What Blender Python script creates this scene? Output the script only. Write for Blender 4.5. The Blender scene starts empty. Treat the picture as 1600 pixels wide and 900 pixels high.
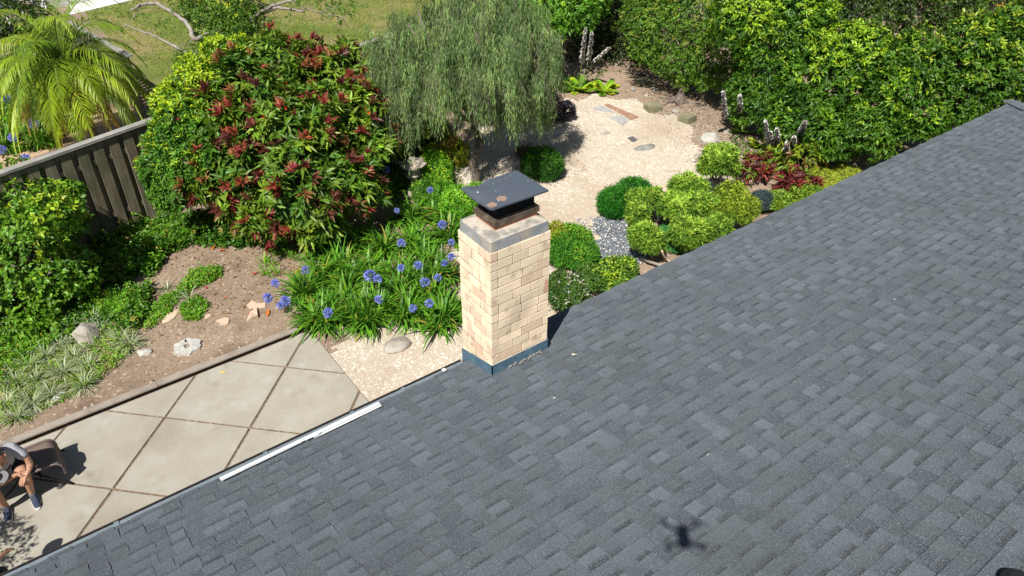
import bpy, math, random
import numpy as np
from mathutils import Vector, Matrix
random.seed(7); RG = np.random.default_rng(11)
SC = bpy.context.scene; COL = SC.collection
# ---------------------------------------------------------------- camera / light
PITCH, AZ, CZ, FPX = math.radians(35.95), math.radians(36.2), 7.74, 1177.0
cam = bpy.data.cameras.new('camera'); co = bpy.data.objects.new('camera', cam); COL.objects.link(co)
co.location = (0, 0, CZ); co.rotation_euler = (math.pi/2-PITCH, 0, -AZ)
cam.sensor_width = 36; cam.lens = FPX/1600*36; cam.clip_end = 600; cam.clip_start = .05
SC.camera = co
LS = Vector((644, 427, -1005)).normalized()           # direction the sunlight travels
sl = bpy.data.lights.new('sun', 'SUN'); so = bpy.data.objects.new('sun', sl); COL.objects.link(so)
sl.energy = 4.9; sl.angle = math.radians(.53); sl.color = (1, .96, .90)
so.rotation_euler = LS.to_track_quat('-Z', 'Y').to_euler(); so.location = (-8, -6, 20)
W = bpy.data.worlds.new('World'); SC.world = W; W.use_nodes = True
nt = W.node_tree; bg = nt.nodes['Background']; sk = nt.nodes.new('ShaderNodeTexSky'); sk.sky_type = 'NISHITA'
sk.sun_disc = False; sk.sun_elevation = math.radians(52.4); sk.sun_rotation = math.atan2(-644, -427)
nt.links.new(sk.outputs[0], bg.inputs[0]); bg.inputs[1].default_value = .052
SC.view_settings.view_transform = 'Standard'; SC.view_settings.look = 'None'
SC.view_settings.exposure = .27; SC.view_settings.gamma = 1
SC.cycles.max_bounces = 6; SC.cycles.diffuse_bounces = 3; SC.cycles.transmission_bounces = 3; SC.cycles.glossy_bounces = 2

# ---------------------------------------------------------------- pixel -> place
_sa, _ca, _c, _s = math.sin(AZ), math.cos(AZ), math.cos(PITCH), math.sin(PITCH)
F_ = np.array([_sa*_c, _ca*_c, -_s]); R_ = np.array([_ca, -_sa, 0]); U_ = np.array([_sa*_s, _ca*_s, _c]); C_ = np.array([0, 0, CZ])
def at(x, y, z=0.):
    r = (x-800)*R_-(y-450)*U_+FPX*F_
    return C_+r*(z-CZ)/r[2]
def sst(a, b, x):
    t = np.clip((np.asarray(x, float)-a)/(b-a), 0, 1); return t*t*(3-2*t)
def height(x, y):
    x = np.asarray(x, float); y = np.asarray(y, float)
    b = .1*sst(9.66, 9.74, y)*(1-sst(2.5, 4.3, x))
    n = .02*np.sin(x*1.7+np.sin(y*1.3)*2)*np.sin(y*1.9+1)+.012*np.sin(x*5.1+y*3.3)
    far = sst(9.8, 10.6, y)*(sst(2.5, 4.5, x)*0+1)
    return b+n*far*.9
def ground(x, y):
    z = 0.05
    for _ in range(4):
        p = at(x, y, z); z = float(height(p[0], p[1]))
    return at(x, y, z)
def depth(p): return float((np.asarray(p)-C_)@F_)

# ---------------------------------------------------------------- tags
def tag(o, label=None, cat=None, group=None, kind=None):
    if label: o['label'] = label
    if cat: o['category'] = cat
    if group: o['group'] = group
    if kind: o['kind'] = kind
    return o
def thing(name, loc, label, cat, group=None, rz=0):
    o = bpy.data.objects.new(name, None); COL.objects.link(o); o.location = tuple(float(v) for v in loc); o.rotation_euler = (0, 0, rz)
    o.empty_display_size = .1
    return tag(o, label, cat, group)
def copytree(o, parent=None):
    c = o.copy(); COL.objects.link(c)
    if parent: c.parent = parent
    for ch in list(o.children): copytree(ch, c)
    return c

# ---------------------------------------------------------------- materials
def mat(name, base=(.5, .5, .5), rough=.8, attr=False, noise=None, bump=None, spec=.5, metal=0, trans=0, drough=0):
    """noise: list of (scale, detail, colour, lo, hi, factor) layers mixed over the base; bump: (scale, strength, distance)"""
    m = bpy.data.materials.new(name); m.use_nodes = True; t = m.node_tree; N = t.nodes; L = t.links
    b = N['Principled BSDF']; b.inputs['Roughness'].default_value = rough; b.inputs['Metallic'].default_value = metal
    b.inputs['Specular IOR Level'].default_value = spec
    if drough: b.inputs['Diffuse Roughness'].default_value = drough
    tc = N.new('ShaderNodeTexCoord')
    if attr:
        a = N.new('ShaderNodeAttribute'); a.attribute_name = 'Col'; cur = a.outputs['Color']
    else:
        r = N.new('ShaderNodeRGB'); r.outputs[0].default_value = (*base, 1); cur = r.outputs[0]
    for (sc, det, c, lo, hi, fac, *mode) in (noise or []):
        kind = mode[0] if mode else 'noise'; blend = mode[1] if len(mode) > 1 else 'MIX'
        if kind == 'noise':
            n = N.new('ShaderNodeTexNoise'); n.inputs['Scale'].default_value = sc; n.inputs['Detail'].default_value = det; out = n.outputs[0]
        else:
            n = N.new('ShaderNodeTexVoronoi'); n.inputs['Scale'].default_value = sc
            sx = N.new('ShaderNodeSeparateColor'); L.new(n.outputs['Color'], sx.inputs[0]); out = sx.outputs[0]
        if len(mode) > 2:
            mp = N.new('ShaderNodeMapping'); mp.inputs['Scale'].default_value = mode[2]; L.new(tc.outputs['Object'], mp.inputs[0]); L.new(mp.outputs[0], n.inputs['Vector'])
        else: L.new(tc.outputs['Object'], n.inputs['Vector'])
        mr = N.new('ShaderNodeMapRange'); mr.inputs[1].default_value = lo; mr.inputs[2].default_value = hi
        mr.inputs[4].default_value = fac; L.new(out, mr.inputs[0])
        mx = N.new('ShaderNodeMix'); mx.data_type = 'RGBA'; mx.blend_type = blend
        L.new(mr.outputs[0], mx.inputs[0]); L.new(cur, mx.inputs[6]); mx.inputs[7].default_value = (*c, 1); cur = mx.outputs[2]
    L.new(cur, b.inputs['Base Color'])
    if bump:
        prev = None
        for (sc, st, di, *k) in (bump if isinstance(bump, list) else [bump]):
            if k and k[0] == 'voronoi':
                n = N.new('ShaderNodeTexVoronoi'); n.inputs['Scale'].default_value = sc; o_ = n.outputs['Distance']
            else:
                n = N.new('ShaderNodeTexNoise'); n.inputs['Scale'].default_value = sc; n.inputs['Detail'].default_value = 4; o_ = n.outputs[0]
            L.new(tc.outputs['Object'], n.inputs['Vector'])
            bp = N.new('ShaderNodeBump'); bp.inputs['Strength'].default_value = st; bp.inputs['Distance'].default_value = di
            L.new(o_, bp.inputs['Height'])
            if prev: L.new(prev, bp.inputs['Normal'])
            prev = bp.outputs[0]
        L.new(prev, b.inputs['Normal'])
    if trans:
        tr = N.new('ShaderNodeBsdfTranslucent'); L.new(cur, tr.inputs[0]); ms = N.new('ShaderNodeMixShader'); ms.inputs[0].default_value = trans
        L.new(b.outputs[0], ms.inputs[1]); L.new(tr.outputs[0], ms.inputs[2]); L.new(ms.outputs[0], N['Material Output'].inputs[0])
    return m
M = {}
M['leaf'] = mat('leaf', attr=True, rough=.45, trans=.28, spec=.45)
M['glossy_leaf'] = mat('glossy_leaf', attr=True, rough=.42, trans=.22, spec=.4)
M['matte_leaf'] = mat('matte_leaf', attr=True, rough=.7, trans=.25, spec=.25)
M['petal'] = mat('petal', attr=True, rough=.6, trans=.3, spec=.2)
M['bark'] = mat('bark', (.16, .125, .1), .9, noise=[(9, 4, (.3, .26, .22), .45, .7, .8), (3, 3, (.07, .05, .04), .5, .7, .6)], bump=(14, .6, .02))
M['dark_bark'] = mat('dark_bark', (.07, .052, .04), .9, noise=[(9, 4, (.16, .13, .11), .5, .75, .8)], bump=(14, .6, .02))
M['pale_bark'] = mat('pale_bark', (.3, .26, .22), .9, noise=[(7, 4, (.45, .42, .38), .5, .7, .7), (12, 4, (.12, .1, .08), .55, .75, .7)], bump=(20, .5, .015))
M['soil'] = mat('soil', (.27, .20, .142), .95, spec=.15, drough=.7, noise=[(.55, 4, (.33, .25, .18), .42, .62, .9), (2.3, 5, (.15, .105, .07), .52, .72, .75),
     (9, 5, (.42, .33, .25), .56, .75, .55), (45, 3, (.11, .075, .05), .58, .72, .7), (30, 0, (.5, .42, .33), .93, .97, .8, 'voronoi')], bump=[(3, .5, .06), (26, .8, .025)])
M['gravel'] = mat('gravel', (.50, .43, .335), .9, spec=.2, drough=.6, noise=[(105, 0, (.66, .585, .48), .3, 1, .75, 'voronoi'), (70, 0, (.34, .25, .17), .86, .93, .7, 'voronoi'),
     (36, 0, (.86, .80, .70), .86, .95, .9, 'voronoi'), (.55, 4, (.40, .31, .22), .5, .7, .6), (2.6, 5, (.38, .29, .2), .56, .75, .6)], bump=[(40, .8, .02, 'voronoi'), (5, .3, .04)])
M['slate_gravel'] = mat('slate_gravel', (.19, .21, .24), .9, noise=[(36, 0, (.34, .36, .39), .55, 1, .8, 'voronoi'), (30, 0, (.8, .76, .7), .88, .92, .95, 'voronoi'), (50, 0, (.06, .07, .09), .8, .95, .8, 'voronoi')], bump=(36, .9, .03, 'voronoi'))
M['concrete'] = mat('concrete', (.37, .343, .28), .85, spec=.25, drough=.4, noise=[(1.3, 6, (.42, .395, .335), .42, .6, .85), (.9, 6, (.29, .26, .205), .54, .7, .75), (3.1, 6, (.46, .45, .40), .58, .72, .6), (2.2, 7, (.25, .215, .165), .60, .74, .6), (5, 6, (.32, .285, .22), .55, .8, .6),
     (24, 4, (.47, .44, .37), .6, .75, .4), (70, 2, (.2, .17, .13), .66, .75, .5)], bump=[(60, .25, .004), (6, .2, .01)])
M['joint'] = mat('joint', (.2, .14, .09), .95, noise=[(30, 3, (.4, .32, .24), .5, .75, .8), (12, 3, (.08, .06, .04), .5, .7, .7)], bump=(40, .8, .02))
M['lawn'] = mat('lawn', (.17, .21, .05), .95, spec=.1, noise=[(.55, 4, (.34, .27, .13), .45, .62, .85), (1.6, 5, (.1, .17, .03), .5, .68, .7), (14, 4, (.3, .3, .1), .5, .7, .5), (40, 3, (.06, .1, .02), .55, .7, .5)], bump=(30, .9, .05))
M['shingle'] = mat('shingle', attr=True, rough=.9, spec=.25, drough=1, noise=[(170, 1, (.21, .235, .26), .5, .68, .6), (200, 1, (.015, .018, .022), .52, .7, .7), (260, 0, (.42, .45, .48), .96, .99, .4, 'voronoi'),
     (.8, 5, (.060, .068, .066), .55, .75, .35), (4.5, 4, (.10, .112, .12), .55, .75, .3), (1., 4, (.055, .062, .068), .52, .75, .35, 'noise', 'MIX', (3.5, .35, .35))], bump=(220, .5, .004))
M['brick'] = mat('brick', attr=True, rough=.9, spec=.2, drough=.5, noise=[(4.5, 3, (.48, .24, .15), .68, .72, .7), (8, 5, (.36, .26, .17), .57, .74, .75), (2.2, 6, (.42, .33, .24), .55, .68, .5), (40, 4, (.38, .28, .19), .58, .75, .45), (90, 2, (.82, .7, .55), .6, .75, .4)], bump=[(70, .4, .004), (14, .3, .008)])
M['mortar'] = mat('mortar', (.07, .05, .035), .95, noise=[(30, 3, (.4, .32, .24), .5, .7, .6)])
M['crown'] = mat('cement_crown', (.50, .45, .37), .9, noise=[(9, 6, (.22, .21, .19), .48, .62, .85), (14, 4, (.54, .5, .42), .55, .75, .6), (40, 3, (.15, .13, .11), .64, .75, .7)], bump=[(12, .5, .015), (60, .5, .005)])
M['crown_paint'] = mat('grey_coating', (.27, .29, .30), .7, noise=[(6, 5, (.42, .42, .40), .45, .62, .8), (5, 5, (.45, .40, .33), .5, .62, .85), (30, 3, (.12, .13, .14), .6, .75, .6)], bump=(25, .4, .008))
M['blue_flash'] = mat('painted_flashing', (.095, .18, .25), .5, noise=[(9, 4, (.17, .27, .34), .5, .7, .7), (22, 4, (.05, .07, .09), .55, .75, .7)], bump=(20, .2, .006))
M['cap_metal'] = mat('cap_metal', (.10, .12, .15), .5, metal=.1, noise=[(3.5, 4, (.11, .125, .15), .45, .7, .7), (30, 3, (.04, .045, .05), .6, .75, .6)], bump=(6, .12, .01))
M['bare_patch'] = mat('worn_primer', (.34, .22, .16), .8, noise=[(22, 4, (.25, .19, .16), .45, .7, .8)])
M['white_speck'] = mat('white_mark', (.8, .8, .78), .7)
M['tar'] = mat('brown_metal', (.09, .065, .045), .6, noise=[(14, 4, (.22, .17, .12), .45, .7, .8)])
M['mesh_dark'] = mat('dark_mesh', (.015, .015, .015), .7)
M['terracotta'] = mat('terracotta', (.46, .2, .11), .8, noise=[(20, 4, (.3, .13, .08), .5, .7, .6)])
M['gutter'] = mat('gutter_metal', (.20, .24, .265), .5, noise=[(10, 3, (.14, .17, .18), .5, .7, .7)])
M['gutter_dark'] = mat('gutter_lip', (.03, .022, .02), .5)
M['white_metal'] = mat('white_metal', (.78, .8, .8), .5, noise=[(6, 4, (.6, .62, .62), .5, .75, .5)])
M['wood'] = mat('weathered_wood', (.19, .155, .10), .9, noise=[(3, 5, (.29, .26, .185), .4, .65, .85, 'noise', 'MIX', (9, 9, .6)), (2, 4, (.10, .105, .055), .5, .7, .7), (6, 4, (.07, .06, .045), .56, .74, .6, 'noise', 'MIX', (6, 6, .8))], bump=(30, .4, .006))
M['wood_cap'] = mat('weathered_cap', (.30, .285, .25), .9, noise=[(3, 5, (.4, .385, .34), .4, .65, .8), (16, 4, (.18, .165, .14), .55, .75, .6)], bump=(30, .4, .006))
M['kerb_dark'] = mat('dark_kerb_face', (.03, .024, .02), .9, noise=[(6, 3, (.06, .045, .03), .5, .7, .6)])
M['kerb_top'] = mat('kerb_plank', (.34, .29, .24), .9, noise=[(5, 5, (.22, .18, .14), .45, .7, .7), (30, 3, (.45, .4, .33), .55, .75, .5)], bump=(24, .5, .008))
M['stone'] = mat('stone', (.38, .34, .28), .9, noise=[(2.5, 5, (.52, .48, .42), .45, .65, .8), (9, 5, (.24, .2, .16), .5, .72, .7)], bump=[(6, .5, .04), (30, .4, .01)])
M['grey_stone'] = mat('grey_stone', (.27, .26, .235), .9, noise=[(2.5, 5, (.38, .36, .32), .45, .65, .8), (9, 5, (.16, .16, .15), .5, .72, .7)], bump=[(6, .5, .04), (30, .4, .01)])
M['white_stone'] = mat('pale_stone', (.5, .48, .43), .9, noise=[(3, 5, (.42, .41, .38), .5, .68, .8), (14, 5, (.75, .73, .68), .5, .72, .7)], bump=[(8, .6, .04), (30, .4, .01)])
M['sandstone'] = mat('sandstone', (.62, .47, .34), .9, noise=[(4, 4, (.5, .36, .25), .5, .7, .6)], bump=(30, .3, .006))
M['block'] = mat('mossy_block', (.23, .22, .13), .95, noise=[(5, 4, (.36, .32, .2), .5, .68, .8), (18, 4, (.13, .12, .08), .55, .72, .6)], bump=(25, .5, .01))
M['slate'] = mat('slate', (.13, .125, .13), .7, noise=[(10, 3, (.2, .19, .18), .5, .7, .6)])
M['white_wall'] = mat('white_wall', (.8, .79, .76), .8, noise=[(3, 3, (.7, .69, .66), .5, .7, .5)])
M['blue_glass'] = mat('blue_glazing', (.07, .13, .30), .15, noise=[(2, 3, (.16, .24, .42), .4, .6, .8)])
M['brown_frame'] = mat('brown_frame', (.13, .08, .05), .7)
M['skin'] = mat('skin', (.50, .27, .17), .5, spec=.35, noise=[(9, 3, (.42, .2, .12), .5, .7, .4)])
M['grey_hair'] = mat('grey_hair', (.09, .085, .085), .8, noise=[(60, 3, (.28, .27, .27), .5, .7, .6)], bump=(80, .8, .01))
M['tshirt'] = mat('grey_tshirt', (.46, .47, .50), .9, bump=[(9, .5, .03), (200, .2, .002)])
M['shorts'] = mat('black_shorts', (.018, .018, .022), .85, bump=(12, .4, .02))
M['shoe'] = mat('navy_shoe', (.03, .045, .085), .8, noise=[(40, 3, (.05, .07, .12), .5, .7, .6)], bump=(90, .3, .003))
M['sole'] = mat('white_sole', (.7, .68, .64), .7)
M['sock'] = mat('grey_sock', (.13, .14, .17), .9)
M['pink'] = mat('pink_sleeve', (.7, .38, .42), .9, bump=(14, .4, .02))
M['navy'] = mat('navy_trousers', (.02, .022, .035), .9)
M['sling'] = mat('brown_sling', (.17, .125, .10), .85, noise=[(160, 2, (.26, .2, .165), .5, .7, .6)], bump=(150, .4, .003))
M['sling_trim'] = mat('mauve_trim', (.21, .155, .15), .6)
M['black_metal'] = mat('black_metal', (.015, .014, .014), .4)
M['black_plastic'] = mat('black_plastic', (.012, .012, .014), .55)
M['tarp'] = mat('pale_grey_board', (.42, .41, .4), .8, noise=[(7, 4, (.55, .53, .5), .5, .7, .7)])
M['rusty_wood'] = mat('rusty_plank', (.36, .2, .13), .9, noise=[(9, 4, (.5, .34, .25), .5, .7, .7)], bump=(30, .5, .01))
M['lantern'] = mat('lantern_stone', (.45, .39, .31), .9, noise=[(6, 4, (.33, .29, .23), .5, .7, .7)], bump=(25, .4, .01))
M['orange_leaf'] = mat('fallen_orange_leaf', (.7, .2, .03), .6)
M['red_leaf'] = mat('fallen_red_leaf', (.5, .07, .03), .6)
M['yellow_leaf'] = mat('fallen_yellow_leaf', (.75, .55, .06), .6)
M['pale_leaf'] = mat('pale_dry_leaf', (.75, .72, .5), .7)

# ---------------------------------------------------------------- mesh builder
class MB:
    def __init__(s): s.v = []; s.f = []; s.c = []; s.n = 0; s.m = []; s.mi = 0
    def add(s, V, Fc, col=None):
        V = np.asarray(V, float); s.v.append(V)
        for f in Fc: s.f.append(tuple(int(i)+s.n for i in f)); s.m.append(s.mi)
        s.c.append(np.tile(np.asarray(col if col is not None else (.5, .5, .5), float), (len(V), 1))); s.n += len(V)
    def box(s, x0, x1, y0, y1, z0, z1, col=None, jit=0, Mx=None):
        V = np.array([(x, y, z) for z in (z0, z1) for y in (y0, y1) for x in (x0, x1)], float)
        if jit: V += RG.uniform(-jit, jit, V.shape)
        if Mx is not None: V = np.array([tuple(Mx@Vector(v)) for v in V])
        s.add(V, [(0, 2, 3, 1), (4, 5, 7, 6), (0, 1, 5, 4), (2, 6, 7, 3), (0, 4, 6, 2), (1, 3, 7, 5)], col)
    def tube(s, pts, rad, k=8, col=None, cap=True):
        P = np.asarray(pts, float); n = len(P); rad = np.full(n, rad, float) if np.isscalar(rad) else np.asarray(rad, float)
        T = np.gradient(P, axis=0); T /= np.linalg.norm(T, axis=1)[:, None]+1e-9
        ref = np.array([0, 0, 1.]) if abs(T[0][2]) < .9 else np.array([1., 0, 0])
        A = np.cross(T, ref); A /= np.linalg.norm(A, axis=1)[:, None]+1e-9; B = np.cross(T, A)
        a = np.linspace(0, 2*math.pi, k, endpoint=False)
        V = (P[:, None]+rad[:, None, None]*(np.cos(a)[None, :, None]*A[:, None]+np.sin(a)[None, :, None]*B[:, None])).reshape(-1, 3)
        Fc = [(i*k+j, i*k+(j+1) % k, (i+1)*k+(j+1) % k, (i+1)*k+j) for i in range(n-1) for j in range(k)]
        if cap: Fc += [tuple(range(k))[::-1], tuple((n-1)*k+j for j in range(k))]
        s.add(V, Fc, col)
    def prism(s, poly, z0, z1, col=None, Mx=None):
        n = len(poly); V = [(p[0], p[1], z0) for p in poly]+[(p[0], p[1], z1) for p in poly]
        if Mx is not None: V = [tuple(Mx@Vector(v)) for v in V]
        s.add(V, [tuple(range(n))[::-1], tuple(range(n, 2*n))]+[(i, (i+1) % n, n+(i+1) % n, n+i) for i in range(n)], col)
    def build(s, name, m, parent=None, smooth=False, bevel=0, local=True):
        V = np.vstack(s.v)
        if parent is not None and local:      # coordinates are given in the world: move them into the parent's frame
            r = parent
            off = np.zeros(3)
            while r is not None: off += np.array(r.location); r = r.parent
            V = V-off
        me = bpy.data.meshes.new(name); me.from_pydata(V.tolist(), [], s.f)
        ca = me.color_attributes.new('Col', 'FLOAT_COLOR', 'POINT')
        ca.data.foreach_set('color', np.hstack([np.vstack(s.c), np.ones((len(V), 1))]).ravel())
        for mm in (m if isinstance(m, list) else [m]): me.materials.append(mm)
        if isinstance(m, list): me.polygons.foreach_set('material_index', s.m)
        if smooth: me.polygons.foreach_set('use_smooth', [True]*len(me.polygons))
        me.update()
        o = bpy.data.objects.new(name, me); COL.objects.link(o)
        if parent is not None: o.parent = parent
        if bevel:
            b = o.modifiers.new('b', 'BEVEL'); b.width = bevel; b.segments = 2; b.limit_method = 'ANGLE'
        return o
def nrm(v): return v/(np.linalg.norm(v, axis=-1, keepdims=True)+1e-9)

class Leaves:
    """many leaf-sized faces, gathered as arrays"""
    def __init__(s): s.V = []; s.F = []; s.C = []; s.n = 0
    def rhomb(s, P, D, N, L, Wd, C, fold=.25, droop=.0):
        n = len(P); L = np.broadcast_to(L, (n,)).astype(float)[:, None]; Wd = np.broadcast_to(Wd, (n,)).astype(float)[:, None]
        S = nrm(np.cross(D, N)); tip = P+D*L; tip[:, 2] -= (droop*L)[:, 0]
        mid = P+D*L*.45
        V = np.stack([P, mid+S*Wd/2+N*Wd*fold, tip, mid-S*Wd/2+N*Wd*fold], 1).reshape(-1, 3)
        b = (np.arange(n)*4)[:, None]+s.n
        Fc = np.concatenate([b+np.array([[0, 1, 2]]), b+np.array([[0, 2, 3]])], 1).reshape(-1, 3)
        s.V.append(V); s.F.append(Fc); s.C.append(np.repeat(C, 4, 0)); s.n += len(V)
    def strap(s, P, D, L, Wd, C, seg=4, grav=.6, C2=None):
        """ribbons that bend down with length"""
        n = len(P); L = np.broadcast_to(L, (n,)).astype(float); Wd = np.broadcast_to(Wd, (n,)).astype(float); grav = np.broadcast_to(grav, (n,)).astype(float)
        S = nrm(np.cross(D, np.array([0, 0, 1.]))+1e-4); rows = []; cols = []
        p = P.copy(); d = D.copy()
        for k in range(seg+1):
            t = k/seg; w = Wd*(.55+.45*math.sin(math.pi*min(1, t*1.1+.15)))*(1-t**3*.93)
            rows.append(np.stack([p-S*w[:, None]/2, p+S*w[:, None]/2], 1))
            cc = C if C2 is None else C*(1-t)+C2*t
            cols.append(np.repeat(cc[:, None], 2, 1))
            d = d.copy(); d[:, 2] -= grav/seg*(.5+t*1.2); d = nrm(d); p = p+d*(L/seg)[:, None]
        V = np.stack(rows, 1).reshape(-1, 3); k = 2*(seg+1)
        b = (np.arange(n)*k)[:, None]+s.n; q = []
        for j in range(seg): q += [b+np.array([[2*j, 2*j+1, 2*j+3]]), b+np.array([[2*j, 2*j+3, 2*j+2]])]
        Fc = np.concatenate(q, 1).reshape(-1, 3)
        s.V.append(V); s.F.append(Fc); s.C.append(np.stack(cols, 1).reshape(-1, 3)); s.n += len(V)
    def build(s, name, m, parent=None, kind=None):
        V = np.vstack(s.V); Fc = np.vstack(s.F); C = np.clip(np.vstack(s.C), 0, 1)
        if parent is not None:
            r = parent; off = np.zeros(3)
            while r is not None: off += np.array(r.location); r = r.parent
            V = V-off
        me = bpy.data.meshes.new(name); me.vertices.add(len(V)); me.vertices.foreach_set('co', V.ravel())
        me.loops.add(len(Fc)*3); me.loops.foreach_set('vertex_index', Fc.ravel().astype(np.int32))
        me.polygons.add(len(Fc)); me.polygons.foreach_set('loop_start', np.arange(0, len(Fc)*3, 3, dtype=np.int32))
        me.polygons.foreach_set('loop_total', np.full(len(Fc), 3, np.int32))
        ca = me.color_attributes.new('Col', 'FLOAT_COLOR', 'POINT')
        ca.data.foreach_set('color', np.hstack([C, np.ones((len(C), 1))]).astype(np.float32).ravel())
        me.materials.append(m); me.update(calc_edges=True); me.validate()
        o = bpy.data.objects.new(name, me); COL.objects.link(o)
        if parent is not None: o.parent = parent
        if kind: o['kind'] = kind
        return o
def lump(P, f=1., seed=0):
    r = np.random.default_rng(seed+100); o = 0
    for k in range(5):
        K = r.normal(size=3)*f*(1+k*.6); o = o+np.sin(P@K+r.uniform(0, 6.3))/(1+k*.4)
    return o/2.2
def ramp(C0, C1, t): t = np.clip(t, 0, 1)[:, None]; return np.asarray(C0)*(1-t)+np.asarray(C1)*t
def vary(C, a=.18, raw=False):
    C = np.asarray(C, float); n = len(C); gm_ = ((C[:, 1] > C[:, 2]*1.5) & (C[:, 1] >= C[:, 0]*.95) & (not raw))[:, None]; C = np.where(gm_, C*np.array([1.25, 1.38, .72]), C); return np.clip(C*(1+RG.normal(0, a, (n, 1)))*(1+RG.normal(0, a*.35, (n, 3))), .003, .95)

def shell(blobs, n, seed=0, thick=.28, bump=.12, low=-.75, freq=2.2):
    """points on / just inside the union of ellipsoids; returns positions and outward directions"""
    A = np.array([b[3]*b[4]+b[3]*b[5]+b[4]*b[5] for b in blobs]); ch = RG.choice(len(blobs), n, p=A/A.sum())
    B = np.array([b[:6] for b in blobs], float)[ch]
    d = nrm(RG.normal(size=(n, 3))); d[:, 2] = np.maximum(d[:, 2], low)
    P0 = B[:, :3]+d*B[:, 3:]
    lf = 1+bump*lump(P0, freq, seed)
    r = lf*(1-np.abs(RG.normal(0, thick, n))*.7)
    P = B[:, :3]+d*B[:, 3:]*np.clip(r, .2, 1.5)[:, None]
    nn = nrm(d/B[:, 3:])
    ok = np.ones(n, bool)
    for j, b in enumerate(blobs):
        q = (P-np.array(b[:3]))/np.array(b[3:6]); ok &= ~((np.linalg.norm(q, axis=1) < .7) & (ch != j))
    ok &= P[:, 2] > .03
    return P[ok], nn[ok], (r/lf)[ok]
def rosettes(lv, P, A, per, L, Wd, colf, spread=(20, 80), fold=.2, droop=.1, jitter=.02):
    """leaf clusters: `per` leaves fan out around each axis A"""
    n = len(P); A = nrm(A); ref = nrm(RG.normal(size=(n, 3))); X = nrm(np.cross(A, ref)); Y = np.cross(A, X)
    PP = np.repeat(P, per, 0); AA = np.repeat(A, per, 0); XX = np.repeat(X, per, 0); YY = np.repeat(Y, per, 0)
    m = n*per; ph = RG.uniform(0, 2*math.pi, m); th = np.radians(RG.uniform(spread[0], spread[1], m))
    D = AA*np.cos(th)[:, None]+(XX*np.cos(ph)[:, None]+YY*np.sin(ph)[:, None])*np.sin(th)[:, None]
    Nn = nrm(AA-D*(AA*D).sum(1)[:, None]+RG.normal(0, .15, (m, 3)))
    Ls = L*RG.uniform(.65, 1.15, m)
    C = colf(np.repeat(np.arange(n), per), PP, th)
    lv.rhomb(PP+RG.normal(0, jitter, (m, 3)), nrm(D), Nn, Ls, Wd*RG.uniform(.75, 1.2, m), C, fold, droop)

def foliage(name, parent, blobs, n, per, L, Wd, c0, c1, ctip=None, ptip=0., seed=0, m='leaf', up=.5, thick=.28, bump=.14, spread=(20, 85), low=-.6, gap=-9., freq=2.2, jit=.5, droop=.12, va=.18, fold=.2, hole=-.55):
    lv = Leaves(); P, Nn, r = shell(blobs, n, seed, thick, bump, low, freq)
    g = lump(P, freq*1.6, seed+5); hl = lump(P, freq*2.6+1, seed+6)+.6*lump(P, freq*1.1, seed+7); k = (g > gap) & ((hl > hole) | (r < .80)); P, Nn, r, g = P[k], Nn[k], r[k], g[k]
    A = nrm(Nn+np.array([0, 0, up])+RG.normal(0, jit, P.shape)*.6)
    base = ramp(c0, c1, .45+.4*g+RG.normal(0, .22, len(P)))
    if ctip is not None:
        zz = (P[:, 2]-P[:, 2].min())/(np.ptp(P[:, 2])+1e-6)
        pt = ptip*np.clip(zz*2.2-.45, .08, 1.3)*(np.clip(Nn[:, 2]*.7+.45, 0, 1))*(1+.8*lump(P, 1.3, seed+9))*(r > .86)
        tipk = RG.random(len(P)) < pt; base[tipk] = np.asarray(ctip)
    rosettes(lv, P, A, per, L, Wd, lambda i, pp, th: vary(base[i], va), spread, fold, droop)
    return lv.build(name, M[m], parent)

def limb(mb, a, b, r0, r1, wob=.06, n=7, k=7):
    a = np.array(a, float); b = np.array(b, float); t = np.linspace(0, 1, n)[:, None]; L = np.linalg.norm(b-a)
    P = a*(1-t)+b*t; w = RG.normal(0, wob*L/2, (n, 3)); w[0] = 0; w[-1] = 0; P = P+w*np.sin(t*math.pi)
    mb.tube(P, np.linspace(r0, r1, n), k); return P
def trunk_tree(parent, base, blobs, r=.09, name='trunk', m='bark', fork=.35, nb=None):
    mb = MB(); base = np.array(base, float); cen = np.mean([b[:3] for b in blobs], 0)
    fk = base*(1-fork)+np.array([cen[0], cen[1], max(cen[2], base[2]+.3)])*fork
    limb(mb, base-np.array([0, 0, .08]), fk, r, r*.75, .08)
    for b in (blobs if nb is None else blobs[:nb]):
        e = np.array(b[:3])+np.array([0, 0, b[5]*.3]); P = limb(mb, fk, e, r*.55, r*.15, .12)
        for q in range(4):
            d = nrm(RG.normal(size=3)); d[2] = abs(d[2])*.6; s_ = P[RG.integers(3, 6)]
            limb(mb, s_, s_+d*np.array(b[3:6])*.85, r*.22, r*.05, .15, 5, 5)
    return mb.build(name, M[m], parent, smooth=True)
def bl(x, y, z, w, d=None, h=None):
    """ellipsoid: centre seen at pixel x,y at height z, half-width w pixels, d and h as ratios"""
    p = at(x, y, z); rr = w*depth(p)/FPX
    return (p[0], p[1], p[2], rr, rr*(d or 1), rr*(h or 1))
def inpoly(X, Y, poly):
    ins = np.zeros(X.shape, bool); n = len(poly)
    for i in range(n):
        x1, y1 = poly[i]; x2, y2 = poly[(i+1) % n]
        c = ((y1 > Y) != (y2 > Y)) & (X < (x2-x1)*(Y-y1)/(y2-y1+1e-12)+x1); ins ^= c
    return ins
def gpoly(pts): return [tuple(ground(*p)[:2]) for p in pts]
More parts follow.
